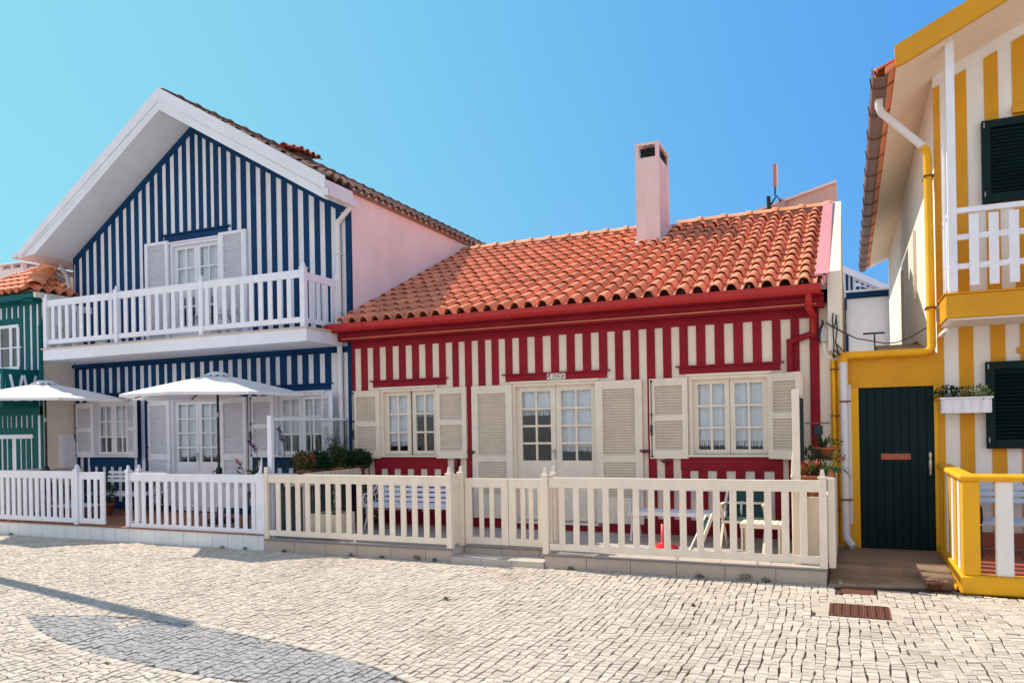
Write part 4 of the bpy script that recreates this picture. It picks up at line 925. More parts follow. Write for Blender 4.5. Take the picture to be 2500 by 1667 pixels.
# ================================================================ UMBRELLAS
def umbrella(cx, cy, r, ztop, zedge, zbase, label, rot=.39, lean=0):
    T_ = thing('garden_umbrella', (cx, cy, zbase), label, 'umbrella', 'white garden umbrellas')
    n = 8; c = MB(); rings = [(.02, ztop), (.14, ztop-.035), (.17, ztop-.05)]
    K = 7; P_ = {}
    def z(f, side): return ztop-.05 - (ztop-.05-zedge)*(f**1.12) - (.035*math.sin(math.pi*f)*side)
    vs = []; sub = 6
    for i in range(K+1):
        f = .10+.90*i/K
        for k in range(n):
            for q in range(sub):
                t = q/sub; a0 = 2*math.pi*k/n+rot; a1 = 2*math.pi*(k+1)/n+rot
                x = math.cos(a0)*(1-t)+math.cos(a1)*t; y = math.sin(a0)*(1-t)+math.sin(a1)*t
                sg = math.sin(math.pi*t); inn = 1-.035*sg*f
                vs.append((cx+x*r*f*inn, cy+y*r*f*inn, z(f, sg)))
    N_ = n*sub; fs = []
    for i in range(K):
        for k in range(N_): fs.append((i*N_+k, i*N_+(k+1)%N_, (i+1)*N_+(k+1)%N_, (i+1)*N_+k))
    c.add(vs, fs, 0, False)
    # small valance
    o = K*N_; va = [vs[o+k] for k in range(N_)]; vb = [(p[0]*1+0, p[1], p[2]-.05) for p in va]
    c.add(va+vb, [(k, N_+k, N_+(k+1)%N_, (k+1)%N_) for k in range(N_)], 0, False)
    # vented cap
    cap = []
    for i, (f, dz) in enumerate([(.005, .030), (.07, .022), (.145, z(.145, 0)-(ztop-.03)+.012)]):
        for k in range(N_):
            p = vs[k]; a = math.atan2(p[1]-cy, p[0]-cx); cap.append((cx+math.cos(a)*r*f, cy+math.sin(a)*r*f, ztop-.03+dz-(.012*math.sin(k*1.7) if i == 2 else 0)))
    c.add(cap, [(i*N_+k, i*N_+(k+1)%N_, (i+1)*N_+(k+1)%N_, (i+1)*N_+k) for i in range(2) for k in range(N_)], 0, True)
    can = c.build('canopy', CANV, T_)
    for k in range(n):
        a = 2*math.pi*k/n+rot; e = (cx+math.cos(a)*r*.985, cy+math.sin(a)*r*.985, zedge-.015); t0 = (cx+math.cos(a)*.05, cy+math.sin(a)*.05, ztop-.06)
        rb = MB(); md = [t0[i]*.55+e[i]*.45 for i in range(3)]; md[2] -= .01
        rb.beam(t0, e, .014, .02, 0); rb.beam(md, (cx+math.cos(a)*.04, cy+math.sin(a)*.04, ztop-.32), .012, .016, 0)
        rb.build('rib', METALD, T_)
    p = MB(); p.tube([(cx-lean, cy, zbase+.05), (cx, cy, ztop)], .024, 0, 12); p.tube([(cx, cy, ztop-.36), (cx, cy, ztop-.28)], .05, 0, 10)
    zc = zbase+1.02-.1; xx = cx-lean*.6
    p.tube([(xx, cy, zc-.10), (xx, cy, zc), (xx, cy, zc+.06), (xx, cy, zc+.11)], [.032, .06, .06, .03], 0, 10); p.tube([(xx, cy, zc+.03), (xx-.10, cy-.04, zc+.03), (xx-.11, cy-.04, zc-.03)], .011, 0, 6)
    p.tube([(cx-lean*.3, cy, zbase+1.95), (cx-lean*.3, cy, zbase+2.03)], .028, 1, 10)
    p.build('pole', [METALD, METALG], T_)
    b = MB(); b.lathe((cx-lean, cy, zbase), [(.0,.0),(.27,.0),(.28,.04),(.22,.08),(.06,.10),(.04,.30),(.0,.30)], 0, 20); b.build('base', METALD, T_)
umbrella(-10.70, 10.80, 1.66, 1.10, .66, -1.69, 'open white garden umbrella on a dark pole in front of the blue house doors', rot=.30)
umbrella(-15.47, 10.80, 1.75, 1.13, .70, -1.69, 'open white garden umbrella at the left edge beside the green house', rot=.30)
# ================================================================ BENCHES
def bench(x0, x1, y, zf, label, iron, wood, group='slatted benches on the terraces', slats=(0,1,2,3,4)):
    T_ = thing('garden_bench', ((x0+x1)/2, y, zf), label, 'bench', group)
    s = MB(); zs = zf+.43
    for k in range(4): s.box(x0, x1, y-.22+k*.115, y-.22+k*.115+.09, zs-.001*k, zs+.025)
    s.box(x0, x1, y-.235, y-.222, zs-.035, zs+.02)
    s.build('seat', wood, T_, bevel=.003)
    b = MB()
    for k in slats:
        z = zs+.07+k*.085; yy_ = y+.24+k*.020; b.obox(((x0+x1)/2, yy_, z), ((x1-x0)/2, 0, 0), (0, .010, 0), (0, .006, .030))
    b.build('backrest', wood, T_, bevel=.003)
    for i, x in enumerate((x0+.05, x1-.05)):
        e = MB()
        e.tube([(x,y-.26,zf+.01),(x,y-.24,zf+.10),(x,y-.17,zf+.22),(x,y-.19,zf+.34),(x,y-.22,zs)], [.022,.018,.024,.018,.02], 0, 7)
        e.tube([(x,y+.34,zf+.01),(x,y+.30,zf+.10),(x,y+.20,zf+.24),(x,y+.22,zf+.36),(x,y+.24,zs),(x,y+.34,zs+.44)], [.022,.018,.022,.018,.02,.016], 0, 7)
        e.tube([(x,y-.22,zs),(x,y+.24,zs-.01)], .018, 0, 6); e.tube([(x,y-.19,zf+.14),(x,y-.02,zf+.24),(x,y+.22,zf+.14)], .012, 0, 6)
        e.tube([(x,y-.24,zs+.0),(x,y-.30,zs+.05),(x,y-.31,zs+.12),(x,y-.26,zs+.19),(x,y-.15,zs+.20),(x,y+.05,zs+.24),(x,y+.20,zs+.36),(x,y+.30,zs+.38)], .017, 0, 7)
        for (cy_, cz_, rr) in [(-.24,.10,.045), (-.10,.08,.06), (.03,.10,.07), (.15,.12,.06), (.10,.22,.05), (.20,.24,.045), (-.02,.17,.035)]:
            e.tube([(x, y+cy_+rr*math.cos(t*math.pi/5), zs+cz_+rr*math.sin(t*math.pi/5)) for t in range(11)], .008, 0, 5)
        for (cy_, cz_, rr) in [(-.10,-.08,.05), (.04,-.07,.045), (.15,-.08,.05)]:
            e.tube([(x, y+cy_+rr*math.cos(t*math.pi/5), zs+cz_+rr*math.sin(t*math.pi/5)) for t in range(11)], .008, 0, 5)
        e.build('end_frame', iron, T_)
    return T_
bench(-7.75, -6.0, 11.35, TZ, 'white slatted bench with ornate white iron ends under the left window of the red house', IRONW, WOODW)
bench(-3.05, -1.35, 11.40, TZ, 'white slatted bench with ornate ends under the right window of the red house', IRONW, WOODW, slats=(3,4))
bench(-14.7, -12.95, 11.35, -1.69, 'white slatted bench with dark iron ends behind the small white gate', METALD, WOODW, slats=(2,3,4))
bench(-10.05, -9.0, 11.15, -1.69, 'short slatted bench with black ornate iron ends near the tall white pillar', METALD, WOODW)
bench(1.45, 3.1, 11.45, -1.76, 'pale blue slatted bench on the yellow house terrace', METALD, mat('pale_blue_wood', (.50,.60,.74), .5, .04), slats=(2,3,4))
# small objects on the blue terrace
tb = thing('low_table', (-14.4, 10.7, -1.69), 'low white topped table behind the left white fence', 'table')
MB().box(-14.85, -13.9, 10.35, 10.95, -1.47, -1.44).build('tabletop', WOODW, tb, bevel=.005)
for x in (-14.8, -13.99):
    for y in (10.39, 10.87): MB().box(x, x+.04, y, y+.04, -1.69, -1.47).build('leg', METALD, tb, loc=(x, y, -1.69))
def potplant(name, x, y, z, r, h, label, cat, fol, potm=POT, n=14):
    T_ = thing(name, (x, y, z), label, cat)
    p = MB(); p.lathe((x, y, z), [(0,0),(r*.7,0),(r*.95,h*.85),(r*1.08,h*.85),(r*1.08,h),(r*.92,h),(r*.88,h*.9)], 0, n); p.add([(x+r*.89*math.cos(2*math.pi*k/n), y+r*.89*math.sin(2*math.pi*k/n), z+h*.9) for k in range(n)], [tuple(range(n))], 1)
    p.build('pot', [potm, SOIL], T_)
    l = MB(); fol(l, x, y, z+h); l.build('foliage', [LEAF, LEAFD, LEAFL, LEAFR, PURP, PINKF], T_)
    return T_
def fol_banana(l, x, y, z):
    blades(l, (x, y, z), 16, .75, .15, [0, 0, 2, 1], .6, .8, .8); leaves(l, (x, y, z+.15), (.25,.22,.25), 260, .09, ms=[0,1])
def fol_bush(l, x, y, z):
    leaves(l, (x, y, z+.18), (.24,.22,.24), 600, .06, ms=[0,1,1]); leaves(l, (x-.2, y, z+.05), (.12,.12,.14), 120, .05, ms=[1])
potplant('potted_plant', -15.25, 10.9, -1.69, .18, .28, 'large leafed green plant in a pot, leftmost behind the white fence', 'potted plant', fol_banana)
potplant('potted_plant', -14.05, 11.05, -1.69, .18, .25, 'rounded dark green bush in a pot behind the low table', 'potted plant', fol_bush)
# cat-like doormat and base near umbrella: small grill lump
# planter shelf along the windbreak, red terrace side
ps = thing('picket_planter_shelf', (-8.45, 11.0, TZ), 'cream picket edged planter shelf along the glass windbreak', 'planter')
s = MB(); s.box(-8.64, -8.24, 10.15, 11.95, -.93, -.90); s.build('shelf', WOODC, ps)
for y in (10.18, 11.0, 11.88): 
    for x in (-8.62, -8.28): MB().box(x, x+.035, y, y+.035, TZ, -.93).build('leg', WOODC, ps, loc=(x, y, TZ))
s = MB(); y = 10.15
while y < 11.95: s.box(-8.24, -8.22, y, y+.05, -.94, -.72); y += .072
x = -8.64
while x < -8.25: s.box(x, x+.05, 10.13, 10.15, -.94, -.76); x += .072
s.build('picket_edge', WOODC, ps, bevel=.004)
def fol_geran(l, x, y, z):
    leaves(l, (x, y, z+.11), (.24,.21,.17), 1300, .055, ms=[0,1,1])
def fol_wild(l, x, y, z):
    leaves(l, (x, y, z+.16), (.22,.19,.22), 1000, .05, ms=[0,2,1,1])
    for k in range(26):
        a = random.uniform(-1,1); b = random.uniform(-1,1); h = random.uniform(.28,.58); q = (x+a*.30, y+b*.2, z+h)
        l.tube([(x+a*.1, y+b*.1, z+.1), (x+a*.2, y+b*.15, z+h*.6), q], .0035, 1, 4, smooth=False); leaves(l, (q[0], q[1], q[2]-.04), (.04,.04,.09), 14, .035, ms=[1,1])
def fol_red(l, x, y, z):
    leaves(l, (x, y, z+.14), (.18,.17,.17), 800, .06, ms=[0,0,2,3])
for i, (x, y, r, f, lb) in enumerate([(-8.40,10.38,.12,fol_red,'reddish green leafy plant in a pot at the near end of the planter shelf'),(-8.42,10.80,.13,fol_geran,'dark green geranium in a pot second along the planter shelf'),
        (-8.38,11.20,.14,fol_wild,'twiggy plant in a bright terracotta pot in the middle of the planter shelf'),(-8.44,11.55,.12,fol_geran,'bushy geranium in a pot second from the house end of the planter shelf'),(-8.30,11.82,.12,fol_geran,'leafy geranium in a pot at the house end of the planter shelf')]):
    potplant('potted_plant', x, y, -.90, r, .22, lb, 'potted plant', f)
# purple flowering stems by the pillar
def stems(name, pts, label, mats_):
    T_ = thing(name, pts[0][0][0], label, 'flowering plant')
    l = MB()
    for path, col, n, rad in pts_iter(pts):
        l.tube(path, .006, 0, 5)
        e = path[-1]; d = Vector(path[-1])-Vector(path[-2])
        for k in range(n):
            f = k/n; q = Vector(e)-d*f*.9; leaves(l, q, (rad*(.5+f*.5),)*3, 5, .035, m=col, asp=.9)
        for k in range(3):
            f = random.random()*.6; q = Vector(path[0]).lerp(Vector(path[1]), f); leaves(l, q, (.05,.05,.05), 2, .13, m=1, asp=.6)
    l.build('stems', mats_, T_)
def pts_iter(p): return p
yq = 10.05
def U(u, v, y=yq): return onY(u, v, y)
stems('purple_flower_plant', [([U(640,1160,10.2),U(628,1110,10.2),U(610,1076,10.2)],2,16,.05), ([U(600,1165,10.2),U(590,1140,10.2),U(577,1122,10.2)],3,7,.03), ([U(662,1160,10.2),U(664,1110,10.2),U(663,1075,10.2)],2,12,.03), ([U(700,1150,10.2),U(692,1085,10.2),U(680,1045,10.2)],2,16,.04)], 'tall plant with purple flower spikes beside the white pillar', [LEAFD, LEAF, PURP, PINKF])
def fol_small(l, x, y, z): leaves(l, (x, y, z+.05), (.14,.12,.10), 90, .09, ms=[0,0,2]); leaves(l, (x+.1, y, z+.05), (.04,.04,.04), 12, .05, m=5)
potplant('potted_plant', -9.33, 10.3, -1.05, .12, .2, 'small leafy pot plant with a pink bloom left of the white pillar', 'potted plant', fol_small)
ft = MB(); ft.box(-9.47, -9.19, 10.16, 10.44, -1.07, -1.05); 
for x in (-9.46, -9.22):
    for y in (10.17, 10.41): ft.box(x, x+.02, y, y+.02, -1.69, -1.07)
tag(ft.build('plant_stand', METALD), 'thin dark plant stand under the small pot left of the white pillar', 'plant stand')
# planter barrel behind cream fence
bp = thing('slatted_planter', (-7.72, 10.15, TZ), 'cream slatted planter tub with a dark leafy plant behind the cream fence', 'planter')
s = MB()
for k in range(9): s.box(-7.98+k*.058, -7.98+k*.058+.052, 9.98, 10.0, TZ+.05, TZ+.40); s.box(-7.98+k*.058, -7.98+k*.058+.052, 10.46, 10.48, TZ+.05, TZ+.40)
for k in range(8): s.box(-7.985, -7.967, 10.0+k*.058, 10.052+k*.058, TZ+.05, TZ+.40); s.box(-7.467, -7.45, 10.0+k*.058, 10.052+k*.058, TZ+.05, TZ+.40)
s.box(-7.96, -7.47, 10.0, 10.46, TZ+.05, TZ+.36, 1)
for x in (-7.95, -7.55): s.box(x, x+.07, 10.05, 10.4, TZ, TZ+.05)
s.build('tub', [WOODC, SOIL], bp)
l = MB(); leaves(l, (-7.72,10.22,TZ+.62), (.24,.2,.26), 420, .05, ms=[0,0,1]); l.build('foliage', [LEAFD, LEAF], bp)
# small dark bush beside the left window of the red house
potplant('potted_plant', -7.98, 11.6, TZ, .16, .26, 'dark bushy plant in a pot left of the white iron bench', 'potted plant', lambda l, x, y, z: leaves(l, (x, y, z+.28), (.20,.18,.34), 600, .06, ms=[1,1,0]))
# folded tubular chairs
fcx = MB()
for dx in (0, .42, .84):
    x = -8.15+dx*.62
    fcx.tube([(x-.16,11.2,TZ+.02),(x-.10,11.2,TZ+.26),(x,11.2,TZ+.36),(x+.10,11.2,TZ+.26),(x+.17,11.2,TZ+.02)], .012, 0, 6)
    fcx.tube([(x-.14,11.2,TZ+.30),(x+.15,11.2,TZ+.05)], .010, 0, 6)
fcx.tube([(-8.35,11.2,TZ+.30),(-7.45,11.2,TZ+.02)], .01, 0, 6)
tag(fcx.build('metal_rack', METALD), 'low rack of bent dark metal hoops behind the cream fence', 'rack')
# red umbrella stand
rs = MB(); rs.lathe((-2.42,10.72,TZ), [(0,0),(.20,0),(.21,.02),(.19,.035),(.06,.07),(.034,.09),(.034,.34),(.028,.34),(.028,.25),(0,.25)], 0, 24)
tag(rs.build('parasol_stand', REDP), 'bright red plastic parasol stand with upright tube on the sunlit floor', 'parasol stand')
# slatted folding table/stool
ft = thing('slatted_side_table', (-1.03, 10.35, TZ), 'cream slatted wooden side table near the right windbreak', 'side table')
s = MB(); zt = TZ+.46; xa, xb, ya, yb2 = -1.30, -.74, 10.12, 10.55
x = xa
while x < xb-.04: s.box(x, x+.055, ya, yb2, zt-.018, zt); x += .066
s.box(xa, xb, ya+.02, ya+.045, zt-.06, zt-.018); s.box(xa, xb, yb2-.045, yb2-.02, zt-.06, zt-.018); s.build('top', WOODC, ft)
for x in (xa+.01, xa+.07, xb-.04, xb-.1):
    MB().box(x, x+.025, ya+.02, ya+.045, TZ, zt-.06).build('leg', WOODC, ft, loc=(x, ya, TZ)); MB().box(x, x+.025, yb2-.045, yb2-.02, TZ, zt-.06).build('leg', WOODC, ft, loc=(x, yb2, TZ))
# folding armchair, weathered cream wood with green fabric
fch = thing('folding_armchair', (-1.2, 10.9, TZ), 'cream wooden folding armchair with dark green fabric behind the side table', 'chair')
f = MB(); 
for x in (-1.62, -1.06):
    f.beam((x,10.55,TZ), (x,11.15,TZ+.62), .03, .045); f.beam((x,11.25,TZ), (x,10.72,TZ+.62), .03, .045); f.beam((x,10.62,TZ+.64), (x,11.2,TZ+.62), .05, .025)
f.beam((-1.62,10.72,TZ+.40), (-1.06,10.72,TZ+.40), .04, .03); f.beam((-1.62,11.15,TZ+.62), (-1.06,11.15,TZ+.62), .03, .03)
f.beam((-1.62,11.15,TZ+.62), (-1.60,11.38,TZ+.86), .03, .04); f.beam((-1.06,11.15,TZ+.62), (-1.08,11.38,TZ+.86), .03, .04)
f.build('frame', WOODC, fch)
g = MB(); g.add([(-1.6,11.35,TZ+.84),(-1.08,11.35,TZ+.84),(-1.08,11.12,TZ+.45),(-1.6,11.12,TZ+.45),(-1.08,10.72,TZ+.42),(-1.6,10.72,TZ+.42)], [(0,1,2,3),(3,2,4,5)]); g.build('fabric', GREENC, fch)
fo = MB(); fo.beam((-1.98,10.30,TZ+.02), (-1.78,10.55,TZ+.50), .022, .05); fo.beam((-1.86,10.26,TZ+.02), (-1.70,10.52,TZ+.52), .022, .05); fo.beam((-1.80,10.55,TZ+.49), (-1.68,10.53,TZ+.52), .03, .03)
fo.add([(-1.93,10.29,TZ+.1),(-1.84,10.26,TZ+.1),(-1.70,10.50,TZ+.48),(-1.79,10.53,TZ+.48)], [(0,1,2,3)], 1)
tag(fo.build('folded_chair', [WOODC, GREENC]), 'folded chair leaning left of the armchair behind the long cream fence', 'folded chair')
# bromeliad and shelf pots at the right
def fol_brom(l, x, y, z):
    [blades(l, (x+dx_, y+random.uniform(-.06,.06), z), 22, .26, .045, ms_, .55, .7, .25) for dx_, ms_ in ((-.12,[3,3,1]),(-.06,[3,3,2]),(0,[3,3,3]),(.06,[3,2,2,0]),(.12,[2,3,0]))]; leaves(l, (x, y, z+.05), (.17,.14,.08), 160, .05, ms=[1,3,0])
b1 = thing('bromeliad_pot', (-.44, 10.36, -.95), 'shallow terracotta bowl of red and green bromeliads on the pedestal', 'potted plant')
p = MB(); p.lathe((-.44,10.36,-.95), [(0,0),(.11,0),(.15,.23),(.165,.23),(.165,.265),(.15,.265),(0,.25)], 0, 18); p.build('pot', POT, b1)
l = MB(); fol_brom(l, -.44, 10.36, -.70); l.build('foliage', [LEAF, LEAFD, LEAFL, LEAFR], b1)
b2 = thing('shelf_plant', (-.30, 11.6, -.66), 'succulents in a terracotta bowl at the back above the bromeliads', 'potted plant')
p = MB(); p.lathe((-.32,11.5,-.52), [(0,0),(.09,0),(.13,.12),(.15,.12),(.15,.145),(0,.14)], 0, 16); p.box(-.50,-.15,11.3,11.7,-.55,-.52,1); p.box(-.36,-.30,11.45,11.5,TZ,-.55,1); p.build('pot', [POT, METALD], b2)
l = MB(); blades(l, (-.34,11.5,-.38), 7, .24, .05, [1,0], .5, .9, .2); leaves(l, (-.22,11.45,-.32), (.12,.10,.07), 130, .04, ms=[0,2,2,1]); leaves(l, (-.50,11.3,-.46), (.14,.12,.08), 150, .055, ms=[1,1,0]); l.build('foliage', [LEAF, LEAFD, LEAFL], b2)
b3 = thing('spider_plant', (-.16, 10.0, -.72), 'trailing striped plant hanging over the fence end post', 'potted plant')
p = MB(); p.lathe((-.20,10.15,-.70), [(0,0),(.035,0),(.05,.08),(.055,.08),(0,.075)], 0, 12); p.build('pot', POT, b3)
l = MB(); blades(l, (-.17,10.12,-.60), 18, .27, .030, [0,1,2], .9, .1, 1.8); leaves(l, (-.14,10.3,-.46), (.09,.10,.07), 80, .05, ms=[1,3,2]); l.build('foliage', [LEAF, LEAFD, LEAFL, LEAFR], b3)
pf = MB(); q = U(1936, 1160, 10.0); pf.lathe((q[0],10.0,-.72), [(.0,-.0),(.022,.0),(.03,.05),(.018,.07),(.022,.10),(.012,.26),(.004,.34)], 0, 10); pf.tube([(q[0],10.0,TZ),(q[0],10.0,-.72)], .02, 0, 8)
tag(pf.build('finial_post', WOODC), 'slim turned cream finial post left of the right windbreak', 'post')
# balcony plants on the blue house
for (u, v, nm, lb, ms) in [(150,812,'balcony_plant','sparse trailing purple flower at the left end of the blue house balcony',[0,4]),(186,828,'balcony_plant','small yellow green plant behind the left balcony pickets',[2,2]),(250,818,'balcony_plant','tiny dark plant second from the left on the balcony',[1]),(527,786,'balcony_plant','pink flowered plant on the balcony in front of the upper door',[5,0]),(550,783,'balcony_plant','small plant on the balcony, middle of the three before the upper door',[0,2]),(572,782,'balcony_plant','small dark plant on the balcony nearest the upper right shutter',[1,0])]:
    q = onY(u, v, 11.15); T_ = thing(nm, (q[0], 11.15, 1.815), lb, 'potted plant')
    p = MB(); p.lathe((q[0],11.15,1.815), [(0,0),(.07,0),(.10,.11),(.09,.11),(0,.10)], 0, 12); p.build('pot', WOODW, T_)
    l = MB()
    for k in range(5):
        a = random.uniform(-.16,.16); h = q[2]-1.85+random.uniform(-.03,.10); l.tube([(q[0],11.15,1.9),(q[0]+a*.5,11.1,1.9+h*.6),(q[0]+a,11.08,1.9+h)], .004, 1, 4); leaves(l, (q[0]+a,11.08,1.9+h), (.03,.03,.03), 7, .035, ms=ms)
    l.build('foliage', [LEAF, LEAFD, LEAFL, LEAFR, PURP, PINKF], T_)
# ================================================================ STREET FURNITURE
gr = MB(); gx0, gx1, gy0, gy1 = -.22, .34, 8.27, 8.80
gr.box(gx0-.12, gx1+.12, gy0-.05, gy1+.05, GZ-.03, GZ-.003, 1)
gr.box(gx0, gx1, gy0, gy1, GZ-.001, GZ+.003, 2)
for i in range(7):
    for j in range(14):
        x = gx0+.012+i*.079; y = gy0+.012+j*.0375
        for k in range(2): gr.box(x+k*.036+.002, x+k*.036+.027, y+.003+(k*.014), y+.022+k*.014, GZ+.003, GZ+.011, 0)
for i in range(8): gr.box(gx0+i*.079+.001, gx0+i*.079+.011, gy0, gy1, GZ+.003, GZ+.0095, 0)
gr.box(gx0, gx1, gy0, gy0+.012, GZ+.003, GZ+.010, 0); gr.box(gx0, gx1, gy1-.012, gy1, GZ+.003, GZ+.010, 0)
tag(gr.build('manhole_cover', [RUST, mat('pale_cement', (.50,.43,.34), .9, .1, 6, .3, 60), BLACK]), 'rectangular rusty studded manhole cover set in the cobbles', 'manhole cover')
g2 = MB(); g2.box(-.12, .23, 9.36, 9.69, GZ-.01, GZ+.001, 1)
for k in range(22): g2.box(-.11+k*.0155, -.11+k*.0155+.009, 9.37, 9.68, GZ+.001, GZ+.008, 0)
g2.box(-.12, .23, 9.36, 9.375, GZ+.001, GZ+.009, 0); g2.box(-.12, .23, 9.675, 9.69, GZ+.001, GZ+.009, 0)
tag(g2.build('drain_grate', [RUST, BLACK]), 'small slotted rusty drain grate at the foot of the concrete step', 'drain grate')
tc = MB(); tc.lathe((.86,9.93,GZ), [(0,0),(.07,0),(.06,.05),(.10,.07),(.10,.085),(.08,.085),(0,.085)], 0, 16); tag(tc.build('iron_spool', RUST), 'round rusty iron cap sitting on the ground beside the yellow balustrade', 'cap')
lamp = thing('street_lamp', (-13.45, 7.25, GZ), 'tall square concrete lamp column standing beyond the left edge of the picture', 'street lamp')
p = MB(); p.box(-13.60, -13.30, 7.05, 7.45, GZ, GZ+.4); p.box(-13.52, -13.38, 7.15, 7.35, GZ+.4, 7.15); p.build('column', CONC, lamp)
p = MB(); p.tube([(-13.45,7.25,7.15),(-13.45,7.25,7.2)], .08, 0, 8); p.build('lamp_head', METALG, lamp)
# ================================================================ PAVING
Z0 = GZ
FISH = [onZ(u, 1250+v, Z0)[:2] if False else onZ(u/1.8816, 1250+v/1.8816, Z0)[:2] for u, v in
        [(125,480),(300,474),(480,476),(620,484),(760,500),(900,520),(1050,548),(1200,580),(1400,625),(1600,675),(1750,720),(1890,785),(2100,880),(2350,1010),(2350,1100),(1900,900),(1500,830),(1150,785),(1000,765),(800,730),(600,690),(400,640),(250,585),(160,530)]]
def inside(px, py, poly):
    c = False; n = len(poly); j = n-1
    for i in range(n):
        xi, yi = poly[i]; xj, yj = poly[j]
        if (yi > py) != (yj > py) and px < (xj-xi)*(py-yi)/(yj-yi)+xi: c = not c
        j = i
    return c
def dist(px, py, poly):
    best = 9e9; n = len(poly)
    for i in range(n):
        ax_, ay_ = poly[i]; bx_, by_ = poly[(i+1) % n]; dx, dy = bx_-ax_, by_-ay_; L2 = dx*dx+dy*dy
        t = max(0, min(1, ((px-ax_)*dx+(py-ay_)*dy)/L2)); d = math.hypot(px-ax_-dx*t, py-ay_-dy*t)
        if d < best: best = d
    return best
EYE = onZ(580/1.8816, 1250+513/1.8816, Z0)
pv = MB()
def sett(q, m):
    """q: four corners ccw in (x,y)"""
    cx_ = sum(p[0] for p in q)/4; cy_ = sum(p[1] for p in q)/4; g = .115
    zt = Z0 + random.gauss(0, .0022); tx, ty = random.gauss(0, .025), random.gauss(0, .025)
    o = [(cx_+(p[0]-cx_)*(1-g*.55), cy_+(p[1]-cy_)*(1-g*1.15)) for p in q]; i_ = [(cx_+(p[0]-cx_)*(1-g*1.4), cy_+(p[1]-cy_)*(1-g*1.9)) for p in q]
    vs = [(p[0], p[1], Z0-.020) for p in o] + [(p[0], p[1], zt-.0065+(p[0]-cx_)*tx+(p[1]-cy_)*ty) for p in o] + [(p[0], p[1], zt+(p[0]-cx_)*tx+(p[1]-cy_)*ty) for p in i_]
    fs = [(8,9,10,11)] + [(4+k, 4+(k+1)%4, 8+(k+1)%4, 8+k) for k in range(4)] + [(k, (k+1)%4, 4+(k+1)%4, 4+k) for k in range(4)]
    pv.add(vs, fs, m, False)
W = .083
from mathutils import noise as MN
def bx_(i, y): return -18.5 + i*W + .10*MN.noise((i*.11, y*.35, 0)) + .028*MN.noise((i*3.7, y*2.1, 5)) + .45*MN.noise((i*.012, y*.12, 9))
ns = 0; row = MN.noise
for i in range(int(23.5/W)):
    y = 2.6 + random.random()*.1
    pl_, pr_ = None, None
    while y < 9.74:
        L_ = random.uniform(.060, .112); y2 = y+L_
        cx_ = bx_(i, y)+W/2
        if cx_ > 1.05: ymax = 9.70
        elif cx_ > -.27: ymax = 9.68
        else: ymax = 9.735
        if y2 > ymax: y2 = ymax
        if y2-y > .03 and infrustum(cx_, y, 2.2):
            sk = .034*MN.noise((i*1.9, y*6, 3)); j = lambda s=.009: random.uniform(-s, s)
            if pl_ is None: pl_ = (bx_(i,y), y+sk); pr_ = (bx_(i+1,y), y-sk)
            nl = (bx_(i,y2)+j(), y2+sk+j(.012)); nr_ = (bx_(i+1,y2)+j(), y2-sk+j(.012))
            q = [pl_, pr_, nr_, nl]; pl_, pr_ = nl, nr_
            c_x = (q[0][0]+q[2][0])/2; c_y = (q[0][1]+q[2][1])/2
            ok = not (gx0-.12 < c_x < gx1+.12 and gy0-.05 < c_y < gy1+.05) and not (-.14 < c_x < .25 and 9.34 < c_y < 9.71)
            if ok:
                mi = 0
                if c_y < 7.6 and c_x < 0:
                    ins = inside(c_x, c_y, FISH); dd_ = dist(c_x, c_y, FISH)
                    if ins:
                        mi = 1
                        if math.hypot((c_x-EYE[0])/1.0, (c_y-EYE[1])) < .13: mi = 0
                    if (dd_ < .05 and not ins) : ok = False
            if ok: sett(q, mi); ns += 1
        else: pl_ = pr_ = None
        y = y2 if y2 < ymax else 99
# border course following the dark figure
n = len(FISH)
off = []
for i in range(n):
    a = Vector(FISH[i-1]); b = Vector(FISH[i]); c_ = Vector(FISH[(i+1) % n]); t = (c_-a).normalized(); nn = Vector((t.y, -t.x))
    if inside(b.x+nn.x*.03, b.y+nn.y*.03, FISH): nn = -nn
    off.append((b+nn*.0, b+nn*.092))
for i in range(n):
    (a0, a1), (b0, b1) = off[i], off[(i+1) % n]; L_ = (b0-a0).length; k = max(1, int(L_/.10))
    for s_i in range(k):
        t0, t1 = s_i/k, (s_i+1)/k
        if L_/k > .2: continue
        q = [a0.lerp(b0, t0), a0.lerp(b0, t1), a1.lerp(b1, t1), a1.lerp(b1, t0)]
        A_ = sum(q[z_].x*q[(z_+1)%4].y-q[(z_+1)%4].x*q[z_].y for z_ in range(4))
        if A_ < 0: q.reverse()
        if infrustum(q[0].x, q[0].y, 2.2): Z0 += .005; sett([(p.x, p.y) for p in q], 0); Z0 -= .005
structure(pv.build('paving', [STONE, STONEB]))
fcm = bpy.data.materials.new('cobble_sheet'); fcm.use_nodes = True; nt = fcm.node_tree; bs_ = nt.nodes['Principled BSDF']; bs_.inputs['Roughness'].default_value = .85
br = nt.nodes.new('ShaderNodeTexBrick'); geo = nt.nodes.new('ShaderNodeNewGeometry'); br.inputs['Scale'].default_value = 1; br.inputs['Brick Width'].default_value = .10; br.inputs['Row Height'].default_value = .088; br.inputs['Mortar Size'].default_value = .006
br.inputs['Color1'].default_value = (.56,.495,.42,1); br.inputs['Color2'].default_value = (.48,.42,.36,1); br.inputs['Mortar'].default_value = (.16,.125,.10,1)
nt.links.new(geo.outputs['Position'], br.inputs['Vector']); nt.links.new(br.outputs['Color'], bs_.inputs['Base Color'])
L_s, R_s = [], []; yy_ = 2.4
while yy_ < 12.2:
    xs_ = [x*.1 for x in range(-200, 60) if infrustum(x*.1, yy_, 2.1)]
    if xs_: L_s.append((xs_[0], min(yy_, 12.1), GZ-.013)); R_s.append((min(xs_[-1], 5.0), min(yy_, 12.1), GZ-.013))
    yy_ += .35
